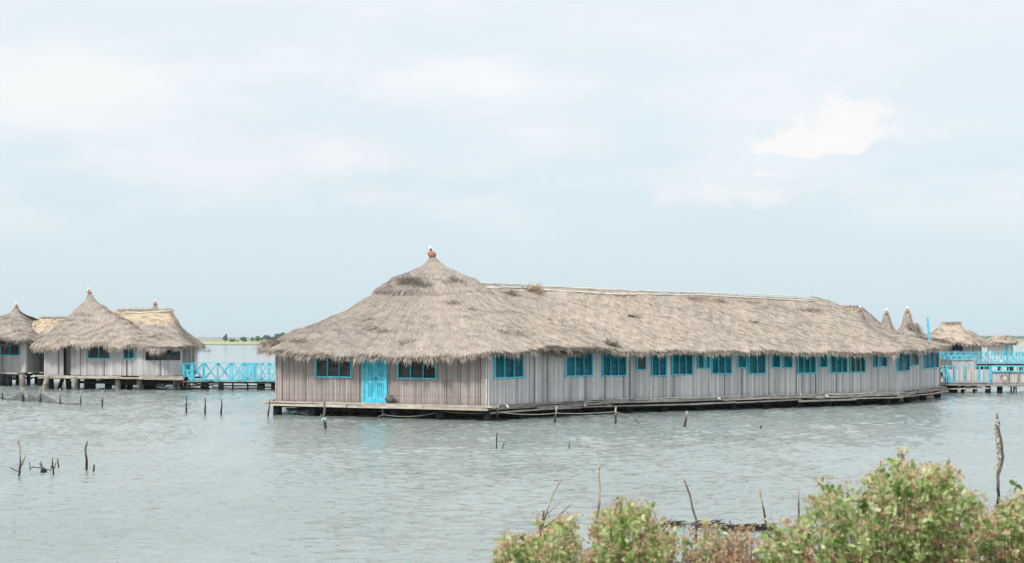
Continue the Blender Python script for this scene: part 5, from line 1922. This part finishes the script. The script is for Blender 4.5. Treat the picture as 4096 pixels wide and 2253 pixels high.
S([(210, 1826), (212, 1868), (214, 1901)], 0.03, 'thin stick with a side twig, between the bent branch and the thick crooked pole', 'stake_pale', branches=[((203, 1880), (207, 1870), (212, 1862))])
S([(230, 1834), (235, 1872)], 0.025, 'short dark stick left of the thick crooked pole')
S([(349, 1765), (341, 1796), (346, 1837), (346, 1880)], 0.042, 'thick crooked pole standing alone in the left foreground water', wob=0.3)
S([(375, 1859), (374, 1887)], 0.035, 'short pale peg beside the thick crooked pole', 'stake_pale')
# tangle of thin twigs
mb = MB()
Zt_ = depth(1890)
rd = random.Random(2)
for arc in ([(118, 1850), (121, 1875), (135, 1868), (160, 1872), (174, 1884)], [(158, 1853), (166, 1870), (176, 1886)], [(162, 1845), (170, 1868), (180, 1880)],
            [(174, 1886), (190, 1878), (206, 1884)], [(120, 1882), (122, 1872), (140, 1869)], [(172, 1878), (176, 1890), (180, 1876)], [(225, 1850), (218, 1870), (212, 1888)],
            [(40, 1870), (60, 1882), (75, 1886)]):
    mb.tube([at(x, y, Zt_) for x, y in arc], 0.012, 5)
mb.lathe(at(175, 1888, Zt_), [(0.03, -0.04), (0.09, 0), (0.07, 0.06), (0.03, 0.10)], 7)
tag(mb.build('drift_twigs', 'stake'), 'tangle of thin dead twigs lying in the left foreground water', 'driftwood')

# foreground poles
S([(2182, 1950), (2177, 1961), (2213, 1922)][2:] + [(2237, 1930)][:0] + [(2245, 1919), (2232, 1938), (2203, 1997), (2183, 2053), (2170, 2098), (2162, 2155)], 0.027,
  'dead forked branch with three arms above the left bush', 'stake_pale',
  branches=[((2248, 1985), (2213, 2033), (2184, 2055)), ((2292, 2018), (2273, 2025), (2223, 2073), (2165, 2115)), ((2282, 2007), (2277, 2016), (2272, 2026)), ((2237, 1918), (2239, 1928), (2241, 1926))])
S([(2176, 2041), (2170, 2080), (2162, 2113), (2159, 2160)], 0.028, 'short dark post leaning on the dead forked branch', Z=21.6)
S([(2394, 1858), (2397, 1927), (2397, 2012), (2388, 2078), (2384, 2113)], 0.036, 'tall pale pole with a split top above the middle bush', 'stake_pale',
  branches=[((2391, 1853), (2393, 1862), (2395, 1872)), ((2398, 1855), (2397, 1864), (2396, 1874))], wob=0.25)
S([(2378, 2082), (2371, 2123)], 0.016, 'short thin dark twig at the foot of the tall split topped pole')
S([(2737, 1921), (2758, 1977), (2770, 2037), (2786, 2083), (2784, 2150), (2785, 2194)], 0.028, 'crooked brown pole leaning left over the low foreground plants', wob=0.3)
S([(3037, 1953), (3045, 1993), (3055, 2042), (3066, 2106)], 0.026, 'pale slanting pole beside the floating reed debris', 'stake_pale', wob=0.25)
S([(3193, 1940), (3195, 2000), (3197, 2085)], 0.02, 'thin whitish upright pole just left of the big green bush', 'stake_pale', wob=0.2)
S([(3244, 2021), (3238, 2045), (3229, 2085)], 0.018, 'short whitish leaning pole partly inside the big green bush', 'stake_pale', wob=0.2)
S([(3067, 2085), (3058, 2113), (3045, 2150)], 0.016, 'thin dark stick below the pale slanting pole')
S([(2920, 2083), (2918, 2094)], 0.02, 'tiny dark peg beyond the floating reed debris')
# shell-covered pole on the right
Zs_ = 26.0
pole = S([(3989, 1655), (3990, 1700), (4005, 1760), (4011, 1830), (4008, 1852), (3991, 1903), (3994, 1984), (3991, 2030)], 0.042,
         'tall curved pole hung with a long crust of dried shells at the right', 'stake', Z=Zs_, wob=0.25)
rd = random.Random(6)
mb = MB()
cl = [(3990, 1680), (3988, 1700), (3987, 1730), (3990, 1760), (3993, 1790), (3993, 1815), (3997, 1845), (3992, 1865), (3986, 1890)]
hwid = [7, 11, 11, 12, 10, 9, 7, 6, 3]
for i in range(900):
    t_ = rd.random() ** 1.15 * (len(cl) - 1)
    i0 = min(int(t_), len(cl) - 2)
    f_ = t_ - i0
    x = cl[i0][0] + (cl[i0 + 1][0] - cl[i0][0]) * f_
    y = cl[i0][1] + (cl[i0 + 1][1] - cl[i0][1]) * f_
    hw_ = hwid[i0] + (hwid[i0 + 1] - hwid[i0]) * f_
    x += rd.gauss(0, 0.5) * hw_
    c = at(x, y, Zs_ + rd.gauss(0, 0.025))
    sz = rd.uniform(0.012, 0.028)
    v4 = [c + Vector((rd.gauss(0, 1), rd.gauss(0, 1), rd.gauss(0, 1))).normalized() * sz for _ in range(4)]
    mb.add(v4, [(0, 1, 2), (0, 2, 3), (0, 3, 1), (1, 3, 2)])
o = mb.build('shell_crust', 'shell')
for v in o.data.vertices:
    v.co -= pole.location
o.parent = pole

# rope strung along the stakes
def sag(a, b, dy, n=10):
    return [(a[0] + (b[0] - a[0]) * i / n, a[1] + (b[1] - a[1]) * i / n + dy * 4 * (i / n) * (1 - i / n)) for i in range(n)]


anch = [(1512, 1668), (1533, 1659), (1769, 1645), (1990, 1648), (2223, 1653), (2462, 1647), (2512, 1662), (2530, 1676)]
sg = [0, 14, 7, 8, 4, 2, 1]
pts2 = []
for i in range(len(anch) - 1):
    pts2 += sag(anch[i], anch[i + 1], sg[i])
pts2.append(anch[-1])


def zrope(x):
    xs_ = [1072, 1534, 1768, 1989, 2219, 2462, 2560]
    ys_ = [1666, 1673, 1678, 1684, 1694, 1697, 1698]
    return depth(np.interp(x, xs_, ys_)) - 0.08


mb = MB()
mb.tube([at(x, y, zrope(x)) for x, y in pts2], 0.013, 6)
tag(mb.build('rope', 'rope', smooth=True), 'slack rope strung from stake to stake in front of the hall', 'rope')

# fishing net hung on the left stakes
mb = MB()
top = [(-40, 1592), (6, 1588), (30, 1594), (60, 1584), (84, 1562), (91, 1556), (98, 1590), (104, 1600), (108, 1575), (122, 1580), (140, 1590), (161, 1574), (176, 1582), (200, 1592), (222, 1606), (240, 1612), (262, 1616), (300, 1613), (322, 1616)]
xs_ = np.linspace(-40, 322, 60)
ys_ = np.interp(xs_, [p[0] for p in top], [p[1] for p in top])
rows_ = 6
vv_, ff_ = [], []
for i, (x, y) in enumerate(zip(xs_, ys_)):
    yb = np.interp(x, [0, 92, 161, 241, 322], [1599, 1606, 1609, 1617, 1620])
    Z = depth(yb)
    for j in range(rows_):
        t_ = j / (rows_ - 1)
        p = at(x, y + (yb + 4 - y) * t_, Z)
        p.y += 0.12 * math.sin(i * 1.1 + j * 0.5) * (1 - t_) + 0.1
        vv_.append(p)
for i in range(59):
    for j in range(rows_ - 1):
        ff_.append((i * rows_ + j, (i + 1) * rows_ + j, (i + 1) * rows_ + j + 1, i * rows_ + j + 1))
mb.add(vv_, ff_)
tag(mb.build('fishing_net', 'net', smooth=True), 'sagging fine grey fishing net hung between the stakes at the left', 'net')

# floating reed debris behind the foreground plants
def raft(name, px0, px1, py, n, label, seed, hz=0.05):
    rd = random.Random(seed)
    mb = MB()
    for i in range(n):
        x = rd.uniform(px0, px1)
        y = py + rd.gauss(0, 4)
        Z = depth(y)
        c = at(x, y, Z)
        c.z = rd.uniform(0.0, hz)
        an = rd.gauss(0, 0.5)
        L_ = rd.uniform(0.08, 0.35)
        e = c + Vector((math.cos(an) * L_, math.sin(an) * L_, rd.uniform(-0.03, 0.07)))
        mb.tube([c, c.lerp(e, 0.5) + Vector((0, 0, rd.uniform(0, 0.03))), e], [0.006, 0.008, 0.003], 4)
    return tag(mb.build(name, 'stake'), label, 'driftwood')


raft('reed_debris', 2880, 3060, 2120, 150, 'dark mat of floating reeds lying on the water left of the big bush', 3)
raft('reed_debris', 2755, 2860, 2112, 60, 'sparse floating twigs by the foot of the crooked brown pole', 4, 0.09)
raft('reed_debris', 2480, 2560, 2096, 40, 'few twigs sticking out of the water behind the middle bush', 5, 0.12)
raft('reed_debris', 2640, 2712, 2102, 40, 'thin strip of floating debris between the middle bush and the crooked brown pole', 6, 0.02)
# sparse reeds far out in the water
mb = MB()
rd = random.Random(12)
for i in range(40):
    px = rd.choice([rd.gauss(795, 14), rd.gauss(830, 10), rd.gauss(812, 25)])
    c = at(px, 1407, depth(1407))
    mb.tube([(c.x, c.y, -0.2), (c.x + rd.uniform(-.2, .2), c.y, rd.uniform(0.3, 1.5) if rd.random() < 0.2 else rd.uniform(0.1, 0.5))], 0.03, 4)
tag(mb.build('reeds', 'stake'), 'few thin reeds in the open water right of the double coned hut', 'reeds', kind='stuff')

# ================================================================== FAR TREES
def far_tree(px0, px1, ytop, Z, label, seed, pale=False, spire_=False, n=420, name='tree'):
    rd = np.random.default_rng(seed)
    base = at((px0 + px1) / 2, 1360, Z)
    gz = 0.6
    top = H - (ytop - HY) * Z / F
    w_ = (px1 - px0) / F * Z
    t_ = thing(name, (base.x, base.y, gz), label, 'tree', 'trees on the far shore')
    mb = MB()
    mb.tube([(base.x, base.y, gz - 0.3), (base.x + 0.1, base.y, gz + (top - gz) * 0.4), (base.x, base.y, top * 0.85)], [0.3, 0.2, 0.06], 6)
    for j in range(4):
        a = rd.uniform(0, 6.28)
        mb.tube([(base.x, base.y, gz + (top - gz) * 0.25), (base.x + math.cos(a) * w_ * 0.3, base.y + math.sin(a) * w_ * 0.3, gz + (top - gz) * 0.6)], [0.14, 0.05], 5)
    mb.build('trunk', 'stem', t_)
    nb = max(5, int(w_ / 1.3))
    cs = np.column_stack([base.x + rd.uniform(-0.5, 0.5, nb) * w_ * 0.8, base.y + rd.uniform(-0.3, 0.3, nb) * w_, gz + (top - gz) * rd.uniform(0.3, 0.78, nb)])
    cs[:, 2] = gz + (cs[:, 2] - gz) * (1 - 0.55 * (2 * (cs[:, 0] - base.x) / max(w_, .1)) ** 2)
    rr = rd.uniform(0.16, 0.28, nb) * min(w_, (top - gz) * 1.6)
    if spire_:
        cs = np.vstack([cs, [[base.x + w_ * 0.15, base.y, top - (top - gz) * 0.08], [base.x + w_ * 0.12, base.y, top - (top - gz) * 0.28], [base.x - w_ * .05, base.y, top - (top - gz) * 0.35]]])
        rr = np.concatenate([rr * 0.9, [0.35, 0.75, 0.5]])
    ci = rd.integers(0, len(cs), n)
    dd_ = rd.normal(size=(n, 3))
    dd_ /= np.linalg.norm(dd_, axis=1)[:, None]
    P = cs[ci] + dd_ * (rr[ci] * rd.uniform(0.4, 1.05, n) ** 0.5)[:, None] * np.array([1, 1, 0.85])
    P[:, 2] = np.maximum(P[:, 2], gz)
    a = rd.normal(size=(n, 3))
    a /= np.linalg.norm(a, axis=1)[:, None]
    b = np.cross(a, rd.normal(size=(n, 3)))
    b /= np.linalg.norm(b, axis=1)[:, None]
    sz = rd.uniform(0.35, 0.75, n)[:, None]
    V_ = np.stack([P - a * sz, P - b * sz * 0.6, P + a * sz, P + b * sz * 0.6], axis=1).reshape(-1, 3)
    np_mesh('crown', V_, np.arange(4 * n).reshape(n, 4), ['treeleaf_pale' if pale else 'treeleaf'], None, None, t_)
    return t_


ZT = 900
far_tree(888, 914, 1337, ZT, 'leftmost far shore tree, a dark shrub with a thin pointed top', 1, spire_=True, n=700)
far_tree(920, 947, 1355, ZT, 'low pale green round shrub, second from the left on the far shore', 2, True, n=600)
far_tree(949, 954, 1362, ZT, 'tiny shrub between the second and third far shore bushes', 3, True, n=80)
far_tree(961, 986, 1349, ZT, 'dark bushy far shore tree, third from the left', 4, n=700)
far_tree(1004, 1020, 1347, ZT, 'pale left half of the twin bushes at the middle of the far shore', 5, True, n=600)
far_tree(1015, 1041, 1342, ZT, 'taller green right half of the twin bushes on the far shore', 6, True, n=900)
far_tree(1041, 1053, 1343, ZT, 'narrow dark upright tree left of the big tree mass', 7, n=500)
far_tree(1052, 1100, 1337, ZT, 'broad green tree beginning the tree mass left of the hall roof', 8, n=1700)
far_tree(1085, 1135, 1333, ZT, 'broad dark tree in the mass touching the hall eave', 9, n=1700)
far_tree(1110, 1150, 1328, ZT, 'tall tree mostly hidden behind the lower left slope of the hall roof', 10, n=1500)
far_tree(1163, 1183, 1313, ZT, 'lone treetop peeking over the left slope of the hall roof', 11, n=900)
far_tree(1190, 1290, 1335, ZT, 'wide tree wholly behind the left slope of the hall roof', 12, n=900)

# distant blue woodland line on the right and a faint one on the left
def woodland(px0, px1, ytop, Z, label, seed):
    rd = np.random.default_rng(seed)
    n = int((px1 - px0) * 14)
    px = rd.uniform(px0, px1, n)
    top = H - (ytop - HY) * Z / F
    env = SNoise(60, 8, seed, 1)(px[:, None]) * 0.14 + 0.85
    z = rd.uniform(0, 1, n) * top * env
    P = np.column_stack([(px - 2048) / F * Z, Z + rd.uniform(-30, 30, n), z])
    a = rd.normal(size=(n, 3))
    a /= np.linalg.norm(a, axis=1)[:, None]
    b = np.cross(a, rd.normal(size=(n, 3)))
    b /= np.linalg.norm(b, axis=1)[:, None]
    sz = rd.uniform(1.0, 2.6, n)[:, None]
    V_ = np.stack([P - a * sz, P - b * sz * 0.6, P + a * sz, P + b * sz * 0.6], axis=1).reshape(-1, 3)
    o = np_mesh('woodland', V_, np.arange(4 * n).reshape(n, 4), ['treeleaf'])
    tag(o, label, 'woodland', kind='stuff')


woodland(3900, 4400, 1345, 2600, 'far bluish line of woodland beyond the right shore', 31)
woodland(-200, 1000, 1350.0, 5200, 'faint bluish line of woodland on the left horizon', 32)

# ================================================================== FOREGROUND BUSHES
def leaves_mesh(name, P, D, size, mats, parent, g, wratio=0.5, midx=None):
    """P base points, D directions; a folded ovate leaf each (two quads)"""
    n = len(P)
    D = D / np.linalg.norm(D, axis=1)[:, None]
    s = np.cross(D, g.normal(size=(n, 3)))
    s /= np.linalg.norm(s, axis=1)[:, None]
    nn_ = np.cross(s, D)
    L_ = (size * g.uniform(0.4, 1.35, n))[:, None]
    W = L_ * wratio * 0.5
    fold = nn_ * W * g.uniform(0.1, 0.6, n)[:, None]
    curl = -nn_ * L_ * g.uniform(-0.1, 0.25, n)[:, None]
    v0 = P
    l1 = P + D * L_ * 0.35 + s * W * 0.8 + fold
    l2 = P + D * L_ * 0.75 + s * W + fold + curl * 0.5
    tp = P + D * L_ + curl
    r2 = P + D * L_ * 0.75 - s * W + fold + curl * 0.5
    r1 = P + D * L_ * 0.35 - s * W * 0.8 + fold
    V_ = np.stack([v0, l1, l2, tp, r2, r1], axis=1).reshape(-1, 3)
    b = np.arange(n) * 6
    Q = np.vstack([np.stack([b, b + 1, b + 2, b + 3], axis=1), np.stack([b, b + 3, b + 4, b + 5], axis=1)])
    mi = None if midx is None else np.concatenate([midx, midx])
    return np_mesh(name, V_, Q, mats, mi, None, parent)


def bank_z(x, y):
    return float(np.interp(y, by, bz))


def bush(label, sil, Z0, Z1, nshoot, leaves_per, seed, dry=0.05, flowers=0.55, lsize=0.05, drop=330, group='bushes on the near bank', spread=0.10):
    g = np.random.default_rng(seed)
    sx = np.array([p[0] for p in sil], float)
    sy = np.array([p[1] for p in sil], float)
    Zm = (Z0 + Z1) / 2
    cx = (sx.mean() - 2048) / F * Zm
    t_ = thing('bush', (cx, Zm, bank_z(cx, Zm)), label, 'bush', group)
    stems = MB()
    LP, LD, LM, FP, FD = [], [], [], [], []
    for i in range(nshoot):
        Z = g.uniform(Z0, Z1)
        px = g.uniform(sx[0], sx[-1])
        ys = np.interp(px, sx, sy)
        edge_ = g.random() < 0.38
        py = ys + (18 + g.normal(0, 32) if edge_ else 38 + g.random() ** 0.9 * drop)
        tip = np.array(at(px, py, Z))
        if tip[2] < bank_z(0, Z) + 0.1:
            continue
        rootx = cx + (tip[0] - cx) * 0.35 + g.normal(0, 0.1)
        root = np.array([rootx, Zm + (Z - Zm) * 0.4, bank_z(0, Zm + (Z - Zm) * 0.4) - 0.03])
        mid_ = root * 0.45 + tip * 0.55 + np.array([(tip[0] - rootx) * 0.18, g.normal(0, 0.04), -0.02]) + g.normal(0, 0.03, 3)
        ts = np.linspace(0, 1, 7)
        C = np.array([(1 - a) ** 2 * root + 2 * a * (1 - a) * mid_ + a * a * tip for a in ts])
        stems.tube([tuple(c) for c in C], [0.0048 - 0.0034 * a for a in ts], 4)
        axis = tip - C[-2]
        axis /= np.linalg.norm(axis)
        isdry = g.random() < dry
        base_mi = 1 if isdry else (2 if g.random() < 0.33 else 0)
        nl = int(leaves_per * g.uniform(0.6, 1.3))
        # side twigs with leaf rosettes
        for kx in range(5):
            a = g.uniform(0.4, 1.0)
            p0 = (1 - a) ** 2 * root + 2 * a * (1 - a) * mid_ + a * a * tip
            td = axis * 0.6 + g.normal(0, 0.6, 3)
            td /= np.linalg.norm(td)
            tl = g.uniform(0.03, 0.11)
            p1 = p0 + td * tl
            if kx == 0:
                p1, td = tip, axis
            else:
                stems.tube([tuple(p0), tuple(p1)], [0.0028, 0.0014], 3)
            m_ = nl // 4 + 1
            back_ = g.uniform(0, 0.12, m_)[:, None]
            LP.append(p1 - td * back_ + g.normal(0, 0.008, (m_, 3)))
            LD.append(td * 0.55 + g.normal(0, 0.62, (m_, 3)))
            LM.append(np.full(m_, base_mi) if g.random() > 0.04 else np.ones(m_))
            if g.random() < flowers * (1.0 if edge_ or kx == 0 else 0.65):
                nf = int(g.uniform(8, 20))
                FP.append(p1 + td * 0.012 + g.normal(0, 1, (nf, 3)) * np.array([0.02, 0.02, 0.014]))
                FD.append(g.normal(0, 0.6, (nf, 3)) + np.array([0, 0, 0.7]))
    stems.build('stems', 'stem', t_)
    P, D, Mi = np.vstack(LP), np.vstack(LD), np.concatenate(LM)
    leaves_mesh('foliage', P, D, lsize, ['leaf', 'leaf_dry', 'leaf_deep'], t_, g, 0.55, Mi)
    if FP:
        P, D = np.vstack(FP), np.vstack(FD)
        leaves_mesh('flowers', P, D, 0.016, ['flower'], t_, g, 0.9)
    return t_


bush('largest green bush with rusty flower heads, tallest at the lower right',
     [(3040, 2190), (3100, 2125), (3170, 2085), (3230, 2035), (3290, 1990), (3350, 1990), (3420, 1975), (3470, 1990), (3500, 1900), (3560, 1885), (3640, 1870), (3665, 1855), (3700, 1920),
      (3745, 1850), (3790, 1890), (3830, 1960), (3880, 1995), (3930, 2030), (3950, 2090)], 8.0, 10.2, 560, 22, 101, drop=400)
bush('spindly shoots topping the largest bush with reddish flower heads',
     [(3470, 1890), (3520, 1885), (3560, 1900), (3640, 1835), (3665, 1835), (3700, 1905), (3740, 1825), (3770, 1850), (3810, 1835), (3830, 1900)], 8.8, 9.6, 34, 9, 108, flowers=0.95, drop=90)
bush('paler flowering bush cut by the right edge of the view',
     [(3945, 2110), (3985, 2040), (4040, 2005), (4100, 2030), (4160, 1990), (4230, 2050)], 8.2, 10.0, 200, 20, 102, flowers=0.75, drop=300)
bush('leftmost foreground bush, low and dotted with tan flower heads',
     [(1960, 2262), (2010, 2190), (2060, 2160), (2120, 2160), (2170, 2130), (2235, 2090), (2290, 2110), (2330, 2190), (2350, 2230)], 8.4, 10.2, 210, 18, 103, flowers=0.8, drop=220)
bush('middle foreground bush rising between the forked branch and the crooked pole',
     [(2360, 2190), (2385, 2060), (2430, 2060), (2490, 2030), (2550, 2010), (2600, 2060), (2640, 2110), (2680, 2200)], 8.4, 10.0, 200, 17, 104, flowers=0.6, drop=260)
bush('low sparse weeds between the middle bush and the dry brown plant',
     [(2330, 2240), (2420, 2205), (2560, 2200), (2680, 2120), (2760, 2150), (2850, 2130), (2930, 2180)], 8.6, 10.4, 150, 12, 105, flowers=0.9, drop=140, dry=0.3)
bush('dry reddish brown weed with withered leaves left of the largest bush',
     [(2860, 2200), (2920, 2130), (2960, 2150), (3010, 2120), (3050, 2190), (3090, 2240)], 8.6, 9.8, 150, 16, 106, dry=0.96, flowers=0.4, drop=130, lsize=0.03)

# ================================================================== HAZE
HZ = True
if HZ:
    m, t = mat('haze_air')
    pv_ = t.n('ShaderNodeVolumePrincipled')
    pv_.inputs['Color'].default_value = (0.86, 0.94, 1.0, 1)
    pv_.inputs['Density'].default_value = 0.00016
    pv_.inputs['Anisotropy'].default_value = 0.2
    o = t.n('ShaderNodeOutputMaterial')
    t.l(pv_.outputs[0], o.inputs['Volume'])
    M['haze'] = m
    mb = MB()
    xa, xb, ya, yb_, za, zb_ = -170000, 170000, -60, 14800, -1.8, 14.0
    mb.add([(xa, ya, za), (xb, ya, za), (xb, yb_, za), (xa, yb_, za), (xa, ya, zb_), (xb, ya, zb_), (xb, yb_, zb_), (xa, yb_, zb_)],
           [(3, 2, 1, 0), (4, 5, 6, 7), (0, 1, 5, 4), (1, 2, 6, 5), (2, 3, 7, 6), (3, 0, 4, 7)])
    o = mb.build('haze', 'haze')
    tag(o, 'thin pale haze lying over the lagoon', None, kind='stuff')
